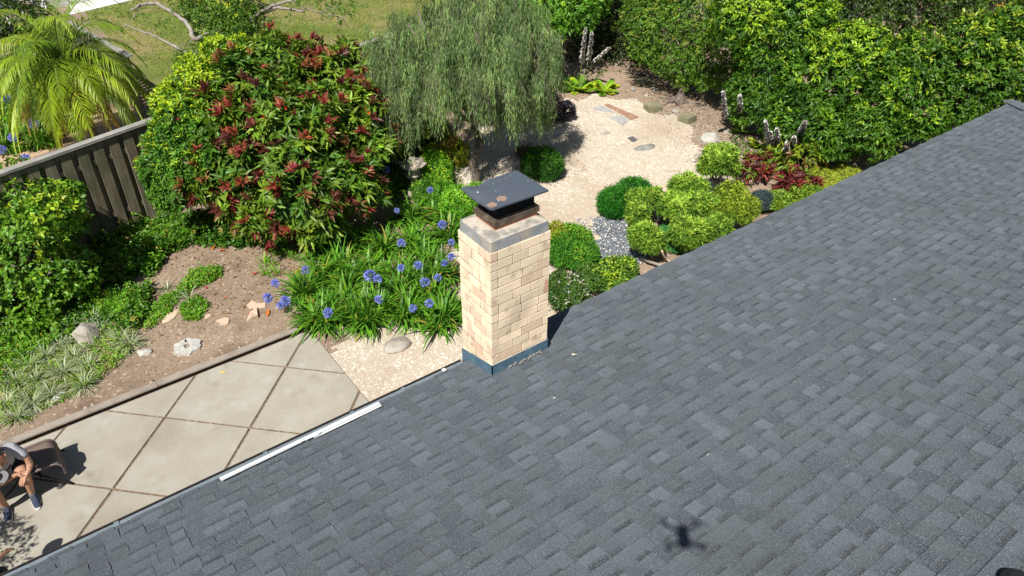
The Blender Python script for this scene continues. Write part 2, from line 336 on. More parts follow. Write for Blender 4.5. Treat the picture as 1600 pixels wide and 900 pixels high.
# ================================================================ the ground
def sheet(name, xs, ys, zf, m, mask=None, label=None, kind='structure'):
    X, Y = np.meshgrid(xs, ys, indexing='ij'); Z = zf(X, Y); V = np.stack([X, Y, Z], -1).reshape(-1, 3)
    nx, ny = len(xs), len(ys); I = np.arange(nx*ny).reshape(nx, ny)
    Fc = np.stack([I[:-1, :-1], I[1:, :-1], I[1:, 1:], I[:-1, 1:]], -1).reshape(-1, 4)
    if mask is not None:
        cx = (X[:-1, :-1]+X[1:, 1:])/2; cy = (Y[:-1, :-1]+Y[1:, 1:])/2; Fc = Fc[mask(cx, cy).reshape(-1)]
        u, inv = np.unique(Fc, return_inverse=True); V = V[u]; Fc = inv.reshape(Fc.shape)
    me = bpy.data.meshes.new(name); me.from_pydata(V.tolist(), [], Fc.tolist()); me.materials.append(m); me.update()
    me.polygons.foreach_set('use_smooth', [True]*len(me.polygons))
    o = bpy.data.objects.new(name, me); COL.objects.link(o); o['kind'] = kind
    if label: o['label'] = label
    return o
def ax(a, b, st, far): return np.concatenate([[-far, -far/3], np.arange(a, b, st), [far/3+b/2, far]])
sheet('ground', ax(-9, 34, .16, 160), ax(4.5, 37, .16, 160), height, M['soil'])
grav = gpoly([(505, 545), (540, 512), (600, 498), (680, 505), (725, 495), (735, 420), (712, 380), (735, 335), (712, 312), (702, 285), (690, 262), (705, 235), (735, 225), (770, 190), (850, 172), (880, 158), (925, 148), (985, 156), (1035, 178), (1090, 200), (1100, 235),
              (1085, 262), (1140, 270), (1165, 290), (1100, 330), (1010, 350), (960, 372), (915, 385), (880, 480), (880, 580)])+[(3.0, 6.3), (2.965, 7.6)]
def ragged(poly, amp=.12, fr=3.):
    return lambda X, Y: inpoly(X+amp*np.sin(Y*fr*2+np.sin(X*fr)*2)+.03*np.sin(Y*37+X*11), Y+amp*np.sin(X*fr*2.3+np.sin(Y*fr)*2)+.03*np.sin(X*41-Y*13), poly)
gm = ragged(grav, .17, 2.)
def gmask(X, Y): return (gm(X, Y) | ((X < 3.7) & (Y < 8.75))) & ~((X < 2.975) & (Y < 9.05) & (Y > 5))
sheet('gravel', np.arange(2.97, 16.5, .07), np.arange(5.5, 17, .07), lambda X, Y: height(X, Y)+.012, M['gravel'], gmask)
sl_p = gpoly([(925, 342), (965, 338), (1012, 368), (1004, 412), (968, 436), (905, 440), (870, 470), (865, 455), (915, 415), (928, 380)])
sheet('slate_gravel', np.arange(5.5, 11, .05), np.arange(5.5, 10, .05), lambda X, Y: height(X, Y)+.02, M['slate_gravel'], ragged(sl_p, .07, 4))
def scatter(poly, n, dens=None):
    p = np.array(poly); lo, hi = p.min(0), p.max(0); out = []
    while sum(len(o) for o in out) < n:
        q = RG.uniform(lo, hi, (n*3, 2)); q = q[inpoly(q[:, 0], q[:, 1], poly)]
        if dens is not None: q = q[RG.random(len(q)) < dens(q)]
        if len(q) == 0: break
        out.append(q)
    return np.vstack(out)[:n]
def pebbles(name, pts, s0, s1, cols, z=0.012):
    n = len(pts); s = RG.uniform(s0, s1, n); base = np.array([(1, 0, 0), (0, 1, 0), (-1, 0, 0), (0, -1, 0), (0, 0, 1), (0, 0, -1)], float)
    V = base[None]*s[:, None, None]*RG.uniform(.6, 1.3, (n, 6, 1)); V[:, :, 2] *= .6
    a = RG.uniform(0, 6.3, n); ca, sa = np.cos(a), np.sin(a)
    V = np.stack([V[..., 0]*ca[:, None]-V[..., 1]*sa[:, None], V[..., 0]*sa[:, None]+V[..., 1]*ca[:, None], V[..., 2]], -1)
    V += np.stack([pts[:, 0], pts[:, 1], height(pts[:, 0], pts[:, 1])+z+s*.3], -1)[:, None]
    Fq = np.array([(0, 1, 4), (1, 2, 4), (2, 3, 4), (3, 0, 4), (1, 0, 5), (2, 1, 5), (3, 2, 5), (0, 3, 5)])
    lv = Leaves(); lv.V = [V.reshape(-1, 3)]; lv.F = [(Fq[None]+(np.arange(n)*6)[:, None, None]).reshape(-1, 3)]
    lv.C = [np.repeat(np.array(cols)[RG.integers(0, len(cols), n)]*RG.uniform(.8, 1.1, (n, 1)), 6, 0)]; lv.n = n*6
    return tag(lv.build(name, M['pebble']), kind='stuff')
M['pebble'] = mat('pebble', attr=True, rough=.9)
pebbles('pebbles', scatter(grav, 11000), .004, .011, [(.68, .56, .43), (.76, .68, .56), (.42, .32, .24), (.82, .78, .7), (.56, .45, .33)])
outer = gpoly([(925, 140), (1040, 165), (1180, 225), (1230, 255), (1150, 300), (1090, 275), (1000, 160)])
pebbles('scattered_gravel', scatter(outer, 3200, lambda q: np.exp(-((q[:, 0]-13.6)/1.6)**2)*.9+.1), .007, .02, [(.62, .5, .38), (.74, .66, .54), (.42, .32, .24)])
pebbles('bed_edge_gravel', scatter(gpoly([(505, 545), (540, 500), (610, 480), (720, 485), (720, 520), (600, 530)]), 900), .006, .015, [(.66, .55, .42), (.74, .66, .54), (.42, .32, .24)])
pebbles('slate_pebbles', scatter(sl_p, 2600), .012, .03, [(.8, .76, .7), (.16, .18, .21), (.22, .24, .27), (.12, .14, .16), (.26, .28, .3), (.18, .2, .23), (.3, .32, .34)], .02)
pebbles('pale_stones', scatter(gpoly([(900, 345), (935, 340), (925, 400), (905, 430), (935, 455), (880, 500), (862, 470), (862, 430), (900, 420)]), 520), .014, .04, [(.66, .6, .52), (.74, .7, .62), (.5, .42, .34), (.34, .34, .35)], .015)
soil_p = gpoly([(205, 400), (300, 380), (400, 370), (440, 420), (440, 500), (400, 530), (180, 620), (150, 560), (200, 480)])
pebbles('soil_crumbs', scatter(soil_p, 2600), .004, .014, [(.42, .33, .24), (.24, .17, .12), (.5, .41, .31), (.14, .1, .07)], .0)
far_soil = gpoly([(940, 100), (1010, 95), (1120, 150), (1190, 225), (1330, 262), (1250, 300), (1120, 235), (1020, 160)])
pebbles('soil_clods', scatter(far_soil, 2500), .008, .03, [(.36, .27, .19), (.24, .17, .12), (.5, .4, .3), (.14, .1, .07)], .0)
# lawn beyond the fence, pale path and planting strip on the neighbour's side
sheet('lawn', np.arange(-2, 30, .1), np.arange(15.9, 44, .1), lambda X, Y: height(X, Y)+.015, M['lawn'], lambda X, Y: (Y > 16.2+.0*X) & (Y-15.2 > (X-3.6)*.25) & (X > 3.9))
bank = [tuple(at(*p)[:2]) for p in [(118, 205), (150, 150), (196, 178), (200, 190), (160, 215)]]
M['sandy_soil'] = mat('sandy_soil', (.52, .36, .24), .95, noise=[(5, 4, (.4, .27, .17), .5, .7, .7), (30, 3, (.25, .17, .1), .6, .75, .6)], bump=(20, .5, .02))
sheet('path', np.arange(-8, 3.4, .06), np.arange(14, 24, .06), lambda X, Y: height(X, Y)+.02, M['sandy_soil'], lambda X, Y: (Y > 14.4+.3*X) & (X < 3.3))
# patio of square slabs, set diagonally
def clip(poly, a, b, c):      # keep a*x+b*y<=c
    out = []
    for i in range(len(poly)):
        p, q = poly[i], poly[(i+1) % len(poly)]; dp, dq = a*p[0]+b*p[1]-c, a*q[0]+b*q[1]-c
        if dp <= 0: out.append(p)
        if (dp < 0 < dq) or (dq < 0 < dp): t = dp/(dp-dq); out.append((p[0]+(q[0]-p[0])*t, p[1]+(q[1]-p[1])*t))
    return out
pb = MB(); SP, r2 = 1.272, math.sqrt(.5); u = np.array([r2, r2]); v = np.array([r2, -r2]); O = np.array([.50, 8.97])
for i in range(-9, 6):
    for j in range(-6, 9):
        g = .019; c = [O+u*(SP*(i+a)+(g if a == 0 else -g))+v*(SP*(j+b)+(g if b == 0 else -g)) for a, b in ((0, 0), (0, 1), (1, 1), (1, 0))]
        p = [tuple(q) for q in c]
        for cc in ((1, 0, 2.96), (0, 1, 9.595), (-1, 0, 8.), (0, -1, -5.2)): p = clip(p, *cc) if len(p) > 2 else p
        if len(p) < 3: continue
        ar = abs(sum(p[k][0]*p[(k+1) % len(p)][1]-p[(k+1) % len(p)][0]*p[k][1] for k in range(len(p))))/2
        if ar < .01: continue
        z = .022+RG.uniform(-.004, .004); pb.prism(p[::-1], -.05, z)
o = pb.build('patio', M['concrete'], bevel=.006); o['kind'] = 'structure'
js = MB(); js.box(-8, 2.955, 5.2, 9.59, -.1, .004); o = js.build('patio_joints', M['joint']); o['kind'] = 'structure'
jp = []
for i in range(-8, 6):
    for t in RG.uniform(-8, 8, 300):
        jp += [O+u*SP*i+v*t+RG.normal(0, .008, 2), O+v*SP*i+u*t+RG.normal(0, .008, 2)]
jp = np.array(jp); jp = jp[(jp[:, 0] < 2.9) & (jp[:, 0] > -3) & (jp[:, 1] < 9.5) & (jp[:, 1] > 7)]
pebbles('joint_grit', jp, .004, .011, [(.5, .42, .33), (.3, .22, .15), (.7, .62, .5), (.16, .11, .08)], .004)

# kerb / low retaining edge
kt = thing('retaining_kerb', (-2, 9.65, 0), 'long low kerb board with a pale top and dark face between patio and planting bed', 'kerb')
kb = MB()
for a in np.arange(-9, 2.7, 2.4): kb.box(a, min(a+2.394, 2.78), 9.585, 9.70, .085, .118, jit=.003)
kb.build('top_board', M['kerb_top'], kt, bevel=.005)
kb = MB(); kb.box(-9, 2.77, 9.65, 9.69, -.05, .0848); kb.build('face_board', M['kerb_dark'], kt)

# ================================================================ the house
TP = math.tan(math.radians(15.1)); CP, SPi = math.cos(math.radians(15.1)), math.sin(math.radians(15.1))
XC, YE = 14.67, 5.05        # hip corner
house = thing('house', (3, -4, 0), 'single-storey house with a large dark grey shingled hip roof filling the lower right', 'house')
mb = MB(); mb.box(-9, 14.1, -13.6, 4.45, 0, 2.4); mb.build('wall', M['white_wall'], house)
mb = MB(); RY = -4.; RX = XC-(YE-RY)
def rz(y): return 2.6+(YE-y)*TP
V = [(-9.6, YE-.02, 2.57), (XC-.03, YE-.03, 2.57), (RX, RY, rz(RY)-.035), (-9.6, RY, rz(RY)-.035), (XC-.03, -13.0, 2.57), (-9.6, -13.0, 2.57), (-9.6, YE-.02, 2.43), (XC-.03, YE-.03, 2.43), (XC-.03, -13, 2.43), (-9.6, -13, 2.43)]
mb.add(V, [(0, 1, 2, 3), (1, 4, 2), (3, 2, 4, 5), (0, 6, 7, 1), (1, 7, 8, 4), (4, 8, 9, 5), (5, 9, 6, 0), (0, 3, 5), (6, 9, 8, 7)], (.05, .055, .06)); roof = mb.build('roof', M['shingle'], house)
# shingles: every tab a thin sloping plate with its own butt edge
sv, sf, scol = [], [], []
EXP = .143
def tab(x0, x1, u0, u1, th, hi, col, fr):
    """u measured up the slope from the eave"""
    n = len(sv)*12; ua, ub = u1-.046, u1-.036; f = lambda q: th+(hi-th)*(q-u0)/(u1-u0)
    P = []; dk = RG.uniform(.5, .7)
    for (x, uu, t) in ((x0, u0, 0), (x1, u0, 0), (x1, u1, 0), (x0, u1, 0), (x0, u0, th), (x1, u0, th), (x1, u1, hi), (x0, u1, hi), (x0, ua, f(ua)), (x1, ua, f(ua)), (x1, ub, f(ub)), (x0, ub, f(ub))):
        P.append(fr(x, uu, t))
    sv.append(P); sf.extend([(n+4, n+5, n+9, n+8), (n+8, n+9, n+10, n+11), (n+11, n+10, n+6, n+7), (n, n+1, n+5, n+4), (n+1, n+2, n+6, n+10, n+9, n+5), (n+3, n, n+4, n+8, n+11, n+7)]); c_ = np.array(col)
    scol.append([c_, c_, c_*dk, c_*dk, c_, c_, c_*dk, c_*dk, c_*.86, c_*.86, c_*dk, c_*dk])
bandv, bandc = [], []      # shadow below the butt edges, painted as dark gradient strips
def fr_main(x, uu, t): return (x, YE-uu*CP-t*0+t*SPi, 2.6+uu*SPi-.02+t*CP)
def fr_hip(x, uu, t): return (XC-uu*CP+t*SPi, x, 2.6+uu*SPi-.02+t*CP)
pal = [(.086, .105, .119), (.094, .114, .128), (.070, .086, .099), (.104, .126, .141), (.078, .094, .102), (.090, .108, .122)]
ncrs = int((YE-RY)/CP/EXP)
for k in range(-1, ncrs):
    u0 = k*EXP+.02; yy = YE-u0*CP; xe = XC-(YE-yy)-.02
    x = -3.4+RG.uniform(-.3, 0) if k > 3 else -9.4; hi_t = False; wav = RG.uniform(-.004, .004)
    while x < xe:
        w = RG.choice([.11, .13, .15, .17, .19])*RG.uniform(.92, 1.08); x1 = min(x+w, xe); hi_t = not hi_t if RG.random() < .93 else hi_t
        if k == -1:
            x += w; continue
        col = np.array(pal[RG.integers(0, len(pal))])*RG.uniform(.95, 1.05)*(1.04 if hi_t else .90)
        if hi_t: th = .0155+RG.uniform(-.002, .003)
        else: th = .0085+RG.uniform(-.002, .002)
        uo = u0+wav+RG.uniform(-.0015, .0015)
        if k < 1 and x < 3.05: uo = max(uo, .11)
        xa, xb = x+.0015, x1-.0015
        if not hi_t: xa, xb = x-.002, x1+.002
        if xb > xa and not (k < 1 and x < 3.05 and k == 0 and False):
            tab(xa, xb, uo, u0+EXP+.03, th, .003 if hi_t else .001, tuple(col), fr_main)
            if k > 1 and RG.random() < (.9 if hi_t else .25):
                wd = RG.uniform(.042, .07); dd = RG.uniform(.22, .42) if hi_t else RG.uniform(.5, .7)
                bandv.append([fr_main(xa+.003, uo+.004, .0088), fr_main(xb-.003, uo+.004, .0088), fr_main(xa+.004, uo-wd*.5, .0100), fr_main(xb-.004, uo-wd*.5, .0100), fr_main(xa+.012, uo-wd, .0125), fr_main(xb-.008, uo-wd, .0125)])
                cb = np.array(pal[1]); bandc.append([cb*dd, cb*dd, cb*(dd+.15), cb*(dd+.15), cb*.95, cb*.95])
        x += w
nm = len(sv)
for k in range(0, 25):
    u0 = k*EXP+.02; y = YE-u0*CP-.02
    while y > YE-8:
        w = RG.choice([.12, .165, .2, .24, .3]); c = np.array(pal[RG.integers(0, len(pal))])*RG.uniform(.95, 1.2)
        tab(y-w+.002, y, u0, u0+EXP+.03, .009, .002, tuple(c), fr_hip); y -= w
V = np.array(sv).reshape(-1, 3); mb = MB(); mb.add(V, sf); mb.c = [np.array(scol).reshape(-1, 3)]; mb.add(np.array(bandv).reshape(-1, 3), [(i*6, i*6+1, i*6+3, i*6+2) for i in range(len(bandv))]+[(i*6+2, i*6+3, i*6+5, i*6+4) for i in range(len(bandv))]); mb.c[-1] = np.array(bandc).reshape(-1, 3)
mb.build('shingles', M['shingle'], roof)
mb = MB()                                             # hip caps running from the corner up to the ridge
hd = np.array([-1, -1, TP]); hd = hd/np.linalg.norm(hd); c0 = np.array([XC+.02, YE+.02, 2.59])
for k in range(70):
    a = c0+hd*(.13*k); b = a+hd*.25; sd = np.array([1, -1, 0])/math.sqrt(2)*.15; dz = np.array([0, 0, -.15*TP/math.sqrt(2)*1.0]); up = np.array([0, 0, .02]); u2 = np.array([0, 0, .004])
    c = np.array(pal[RG.integers(0, 4)])*.95
    mb.add([a+up, a+sd+dz+up, b+sd+dz+u2, b+u2, a-sd+dz+up, b-sd+dz+u2, a, a+sd+dz, a-sd+dz], [(0, 1, 2, 3), (4, 0, 3, 5), (6, 7, 1, 0), (8, 6, 0, 4)], c)
mb.build('hip_caps', M['shingle'], roof)
# gutter left of the chimney
g = MB(); gx0, gx1 = -9.5, 3.02
prof = [(4.885, 2.60), (4.885, 2.50), (4.915, 2.485), (4.985, 2.485), (5.02, 2.52), (5.025, 2.585), (5.012, 2.585), (5.005, 2.525), (4.978, 2.50), (4.92, 2.50), (4.90, 2.512), (4.897, 2.60)]
n = len(prof); V = [(gx0, a, b) for a, b in prof]+[(gx1, a, b) for a, b in prof]
g.add(V, [(i, (i+1) % n, n+(i+1) % n, n+i) for i in range(n)]+[tuple(range(n)), tuple(range(n, 2*n))[::-1]])
gut = g.build('gutter', M['gutter'], house)
g = MB(); g.box(gx0, gx1, 5.013, 5.028, 2.585, 2.600); g.build('lip', M['gutter_dark'], gut)
g = MB(); g.box(gx0, gx1, 4.905, 5.006, 2.588, 2.592); g.build('drip_edge', M['gutter'], gut)
for xx, w in ((.93, 0), (1.78, 0), (-.33, 0), (2.80, 1), (2.33, 0)):
    g = MB(); g.box(xx-.018, xx+.018, 4.95, 5.010, 2.5925, 2.602); g.build('bracket', M['white_metal' if w else 'gutter'], gut)
# chimney
ch = MB(); X0, X1, Y0, Y1 = 3.078, 3.752, 4.528, 5.045; ZT = 4.128; CH = .0985
chim = None
cm = MB(); cm.box(X0+.005, X1-.005, Y0+.005, Y1-.005, 0, ZT-.005, (.1, .07, .05))
chim = cm.build('chimney', M['mortar'], house)
bm_ = MB(); nrow = int((ZT-2.55)/CH)+1
def bcol():
    c = np.array([.79, .655, .47])*RG.uniform(.88, 1.08)
    if RG.random() < .02: c = np.array([.64, .46, .34])
    elif RG.random() < .12: c = np.array([.66, .50, .36])
    return c
for r in range(nrow):
    z1 = ZT-r*CH; z0 = z1-CH+.0085+RG.uniform(-.001, .001)
    odd = r % 2
    fs = [0, .086, .346, .602, .674] if odd == 0 else [0, .24+RG.uniform(-.03, .03), .44+RG.uniform(-.03, .03), .674]
    if RG.random() < .25: fs = [0, .086, .346, .55, .674]
    fs = [f+(RG.uniform(-.012, .012) if 0 < f < .67 else 0) for f in fs]
    D = .09
    for a, b in zip(fs[:-1], fs[1:]):
        bm_.box(X0+a+(0 if a == 0 else .003), X0+b-(0 if b > .67 else .003), Y0, Y0+D, z0, z1, bcol(), .0022)
        bm_.box(X0+a+(0 if a == 0 else .003), X0+b-(0 if b > .67 else .003), Y1-D, Y1, z0, z1, bcol(), .0022)
    ls = [D, .30, Y1-Y0-D] if odd else [D, .18, .36, Y1-Y0-D]
    for a, b in zip(ls[:-1], ls[1:]):
        bm_.box(X0, X0+D, Y0+a+.003, Y0+b-.003, z0, z1, np.array([.68, .46, .33]) if (RG.random() < (.25 if r > nrow-6 else .03)) else bcol(), .0022); bm_.box(X1-D, X1, Y0+a+.003, Y0+b-.003, z0, z1, bcol(), .0022)
bm_.build('brickwork', M['brick'], chim, bevel=.003)
fm = MB()                                             # painted step flashing round the foot, following the slope
def fz(y): return 2.6+(YE-y)*TP
e = .014
for (xa, ya, xb, yb) in ((X0-e, Y0-e, X1+e, Y0-e), (X0-e, Y1+e, X0-e, Y0-e), (X1+e, Y0-e, X1+e, Y1+e)):
    nx, ny = (ya-yb), (xb-xa); L = math.hypot(nx, ny); nx, ny = nx/L*.010, ny/L*.010
    P = []
    for (x, y) in ((xa, ya), (xb, yb), (xb+nx, yb+ny), (xa+nx, ya+ny)):
        P.append((x, y, fz(y)-.06)); 
    Q = [(x, y, fz(y)+.105) for x, y, _ in P]
    fm.add(P+Q, [(3, 2, 1, 0), (4, 5, 6, 7), (0, 1, 5, 4), (1, 2, 6, 5), (2, 3, 7, 6), (3, 0, 4, 7)])
fm.build('flashing', M['blue_flash'], chim)
if 0: fm = MB(); fm.add([(X0-.09, Y0-.085, fz(Y0-.085)+.014), (X1+.10, Y0-.085, fz(Y0-.085)+.014), (X1+.10, Y0, fz(Y0)+.017), (X0-.09, Y0, fz(Y0)+.017)], [(0, 1, 2, 3)], (.085, .09, .095)); fm.build('apron', M['shingle'], chim)
fm = MB()                                             # crumbled mortar on the flashing
for k in range(45):
    x = RG.uniform(X0+.12, X1-.1); y = Y0-.03-abs(RG.normal(0, .025)); s = RG.uniform(.002, .006); fm.box(x-s, x+s, y-s, y+s, fz(y)+.012, fz(y)+.02+s, jit=.002)
fm.build('mortar_crumbs', M['stone'], chim)['kind'] = 'stuff'
cr = MB(); ZC = ZT+.128                               # cement crown: slightly inset box with a sloping top
pts0 = [(X0+.008, Y0+.008), (X1-.008, Y0+.008), (X1-.008, Y1-.008), (X0+.008, Y1-.008)]; pts1 = [(X0+.016, Y0+.014), (X1-.012, Y0+.014), (X1-.012, Y1-.012), (X0+.016, Y1-.012)]
pts2 = [(X0+.12, Y0+.12), (X1-.1, Y0+.12), (X1-.1, Y1-.1), (X0+.12, Y1-.1)]
V = [(*p, ZT-.002) for p in pts0]+[(*p, ZC-.02) for p in pts1]+[(*p, ZC+.012) for p in pts2]
cr.mi = 1; cr.add(V[:8], [(0, 1, 5, 4), (1, 2, 6, 5), (2, 3, 7, 6), (3, 0, 4, 7)])
cr.mi = 0; cr.add(V[4:], [(0, 1, 5, 4), (1, 2, 6, 5), (2, 3, 7, 6), (3, 0, 4, 7), (4, 5, 6, 7)])
crown = cr.build('crown', [M['crown'], M['crown_paint']], chim, bevel=.018)
CX, CY = 3.45, 4.795
cm = MB(); cm.box(CX-.235, CX+.235, CY-.15, CY+.15, ZC, ZC+.05, jit=.002); fl = cm.build('flue_liner', M['terracotta'], chim, bevel=.004)
cap = MB()
def ring(mb_, hx, hy, t, z0, z1):
    mb_.box(CX-hx, CX+hx, CY-hy, CY-hy+t, z0, z1); mb_.box(CX-hx, CX+hx, CY+hy-t, CY+hy, z0, z1); mb_.box(CX-hx, CX-hx+t, CY-hy+t, CY+hy-t, z0, z1); mb_.box(CX+hx-t, CX+hx, CY-hy+t, CY+hy-t, z0, z1)
ring(cap, .25, .165, .02, ZC+.048, ZC+.105); ring(cap, .235, .15, .03, ZC+.1055, ZC+.118)
capo = cap.build('chimney_cap', M['tar'], chim, bevel=.003)
cm = MB()
for k in range(34): x = CX-.205+k*.41/33; cm.box(x-.0025, x+.0025, CY-.135, CY-.13, ZC+.085, ZC+.27); cm.box(x-.0025, x+.0025, CY+.13, CY+.135, ZC+.085, ZC+.27)
for k in range(22): y = CY-.13+k*.26/21; cm.box(CX-.21, CX-.205, y-.0025, y+.0025, ZC+.085, ZC+.27); cm.box(CX+.205, CX+.21, y-.0025, y+.0025, ZC+.085, ZC+.27)
for k in range(9): z = ZC+.09+k*.022; ring(cm, .208, .134, .004, z, z+.003)
cm.box(CX-.2, CX+.2, CY-.125, CY+.125, ZC+.05, ZC+.235)
cm.build('spark_screen', M['mesh_dark'], capo)
# the sheet metal lid, dented at one edge
lid = MB(); nx, ny = 24, 16; lx0, lx1, ly0, ly1 = 3.128, 3.742, 4.565, 5.035; ZL = ZC+.285
def lz(x, y):
    a, b = (x-lx0)/(lx1-lx0), (y-ly0)/(ly1-ly0)
    z = ZL+.010*math.sin(a*math.pi)*math.sin(b*math.pi)-.012*(a-.5)
    z -= .03*math.exp(-((a-.28)/.12)**2)*max(0, b-.72)/.28
    z -= .022*max(0, 1-a*7)*max(0, 1-abs(b-.5)*2)
    return z
V = [(lx0+(lx1-lx0)*i/nx, ly0+(ly1-ly0)*j/ny, 0) for i in range(nx+1) for j in range(ny+1)]
V = [(x, y, lz(x, y)) for x, y, _ in V]; Fq = [(i*(ny+1)+j, (i+1)*(ny+1)+j, (i+1)*(ny+1)+j+1, i*(ny+1)+j+1) for i in range(nx) for j in range(ny)]
V[0] = (V[0][0]+.02, V[0][1], V[0][2]); 
lid.add(V, Fq)
edge = [i*(ny+1) for i in range(nx+1)]+[nx*(ny+1)+j for j in range(1, ny+1)]+[i*(ny+1)+ny for i in range(nx-1, -1, -1)]+[j for j in range(ny-1, 0, -1)]
E2 = [V[i] for i in edge]; m_ = len(E2); lid.add(E2+[(x, y, z-.016) for x, y, z in E2], [((i+1) % m_, i, m_+i, m_+(i+1) % m_) for i in range(m_)])
lido = lid.build('lid', M['cap_metal'], capo)
def blotch(cx, cy, r, sq=1., k=14, seed=0):
    rr = np.random.default_rng(seed); V = [(cx, cy, lz(cx, cy)+.0035)]
    for i in range(k):
        a = i/k*2*math.pi; q = r*rr.uniform(.82, 1.15); x, y = min(max(cx+q*math.cos(a), lx0+.004), lx1-.004), min(max(cy+q*sq*math.sin(a), ly0+.004), ly1-.004); V.append((x, y, lz(x, y)+.0035))
    mb_ = MB(); mb_.add(V, [(0, 1+i, 1+(i+1) % k) for i in range(k)]); return mb_
blotch(3.30, 4.66, .046, 1, seed=1).build('worn_patch', M['bare_patch'], lido); blotch(3.165, 4.625, .058, .75, seed=3).build('worn_patch', M['bare_patch'], lido)
for k, (x, y, s) in enumerate([(3.335, 4.80, .005), (3.255, 4.645, .006), (3.40, 4.93, .004), (3.20, 4.88, .009), (3.55, 4.95, .005), (3.62, 4.97, .004), (3.69, 4.80, .005), (3.47, 4.93, .004)]):
    blotch(x, y, s, 1, 6, k).build('white_speck', M['white_speck'], lido)

# things lying on the roof
def roofpt(px_, py_):
    r = (px_-800)*R_-(py_-450)*U_+FPX*F_; t = (2.6+YE*TP-CZ)/(r[2]+TP*r[1]); return C_+t*r
p0, p1 = roofpt(344, 750), roofpt(592, 631)
st = thing('metal_strip', (*p0[:2], p0[2]), 'long narrow white metal strip lying along the roof edge above the gutter', 'metal strip')
d = nrm(p1-p0); L = np.linalg.norm(p1-p0); w = np.array([0, -1*CP, SPi])*1.0; nn_ = np.array([0, SPi, CP])
def strip(t0, t1, w0, w1, h0, h1, name, m):
    q = MB(); P = []
    for t, ww in ((t0, w0), (t1, w0), (t1, w1), (t0, w1)): P.append(p0+d*L*t+w*ww)
    q.add([p+nn_*h0 for p in P]+[p+nn_*h1 for p in P], [(3, 2, 1, 0), (4, 5, 6, 7), (0, 1, 5, 4), (1, 2, 6, 5), (2, 3, 7, 6), (3, 0, 4, 7)]); return q.build(name, M[m], st)
strip(0, 1, -.005, .048, .018, .023, 'flat', 'white_metal'); strip(0, .48, .048, .054, .018, .032, 'upturned_edge', 'white_metal'); strip(.55, 1, .048, .075, .010, .014, 'lower_flange', 'white_metal')
q = MB(); c = p0+d*L*.52+w*.06
q.tube([c+nn_*.03, c+d*.03+w*.025+nn_*.04, c+d*.09+w*.02+nn_*.035, c+d*.12-w*.005+nn_*.03, c+d*.05-w*.0+nn_*.035, c-d*.03+w*.01+nn_*.03], .005, 5); q.build('wire_loop', M['white_metal'], st)
q = MB(); c = roofpt(896, 557)+nn_*.02
star = [(.034*math.cos(a)*(1 if i % 2 == 0 else .33)*s, .034*math.sin(a)*(1 if i % 2 == 0 else .33)*s) for i, (a, s) in enumerate([(k*math.pi/5+.3, [1, 1, .9, 1, 1.1, 1, .8, 1, 1.4, 1][k]) for k in range(10)])]
q.add([(c[0]+a, c[1]+b, c[2]-b*TP+RG.uniform(0, .006)) for a, b in star], [tuple(range(10))]); tag(q.build('fallen_leaf', M['pale_leaf']), 'pale star-shaped dry leaf lying on the shingles right of the chimney', 'leaf')
for k, (x, y, lab) in enumerate([(1106, 713, 'tiny white flake on the shingles right of the drone shadow\'s upper side'), (866, 624, 'tiny white flake on the shingles below the pale leaf'), (1397, 470, 'tiny white flake high on the right of the roof')]):
    q = MB(); c = roofpt(x, y)+nn_*.014; q.box(c[0]-.012, c[0]+.014, c[1]-.003, c[1]+.003, c[2], c[2]+.004, jit=.002); tag(q.build('white_flake', M['white_speck']), lab, 'debris')
# black vent hood just entering the frame bottom right
c = roofpt(1592, 915); vh = MB(); k = 16
V = []
for zz, rr in ((-.03, .10), (.02, .10), (.035, .085), (.06, .06)):
    V += [(c[0]+rr*math.cos(a), c[1]+rr*math.sin(a), c[2]+zz) for a in np.linspace(0, 2*math.pi, k, endpoint=False)]
vh.add(V, [(r*k+i, r*k+(i+1) % k, (r+1)*k+(i+1) % k, (r+1)*k+i) for r in range(3) for i in range(k)]+[tuple(range(3*k, 4*k))]); 
vo = tag(vh.build('roof_vent', M['black_plastic']), 'black roof vent hood just showing at the bottom right corner', 'roof vent')

# the quadcopter that throws the blurred shadow on the roof (it hovers over the camera, out of frame)
DRX, DRY, DRZ = (Vector((0, 0, CZ))-LS*.24)
dr = thing('drone', (DRX, DRY, DRZ), 'small grey quadcopter hovering above the roof, seen only by its shadow on the shingles', 'drone')
q = MB(); A2 = Matrix.Translation((DRX, DRY, DRZ))@Matrix.Rotation(-AZ, 4, 'Z')
def dbox(x0, x1, y0, y1, z0, z1): q.box(x0*.8, x1*.8, y0*.85, y1*.85, z0, z1, Mx=A2)
dbox(-.045, .045, -.09, .075, -.035, .03); dbox(-.032, .032, .075, .11, -.025, .015); q.build('body', M['black_plastic'], dr, bevel=.01)
for sx, sy in ((1, 1), (-1, 1), (1, -1), (-1, -1)):
    q = MB(); a = A2@Vector((sx*.04, sy*.05, .0)); b = A2@Vector((sx*.115, sy*(.095 if sy > 0 else .085), .005)); q.tube([a, b], [.014, .010], 6); q.tube([b-Vector((0, 0, .02)), b+Vector((0, 0, .022))], .014, 8); arm = q.build('arm', M['black_plastic'], dr)
    q = MB(); ang = RG.uniform(0, 3); ux, uy = math.cos(ang), math.sin(ang); b = b+Vector((0, 0, .025))
    q.add([(b[0]+ux*s*.065+uy*w_, b[1]+uy*s*.065-ux*w_, b[2]+w_*.2) for s, w_ in ((-1, -.003), (-.4, -.006), (.4, -.006), (1, -.003), (1, .003), (.4, .006), (-.4, .006), (-1, .003))], [tuple(range(8))]); q.build('propeller', M['black_plastic'], arm)
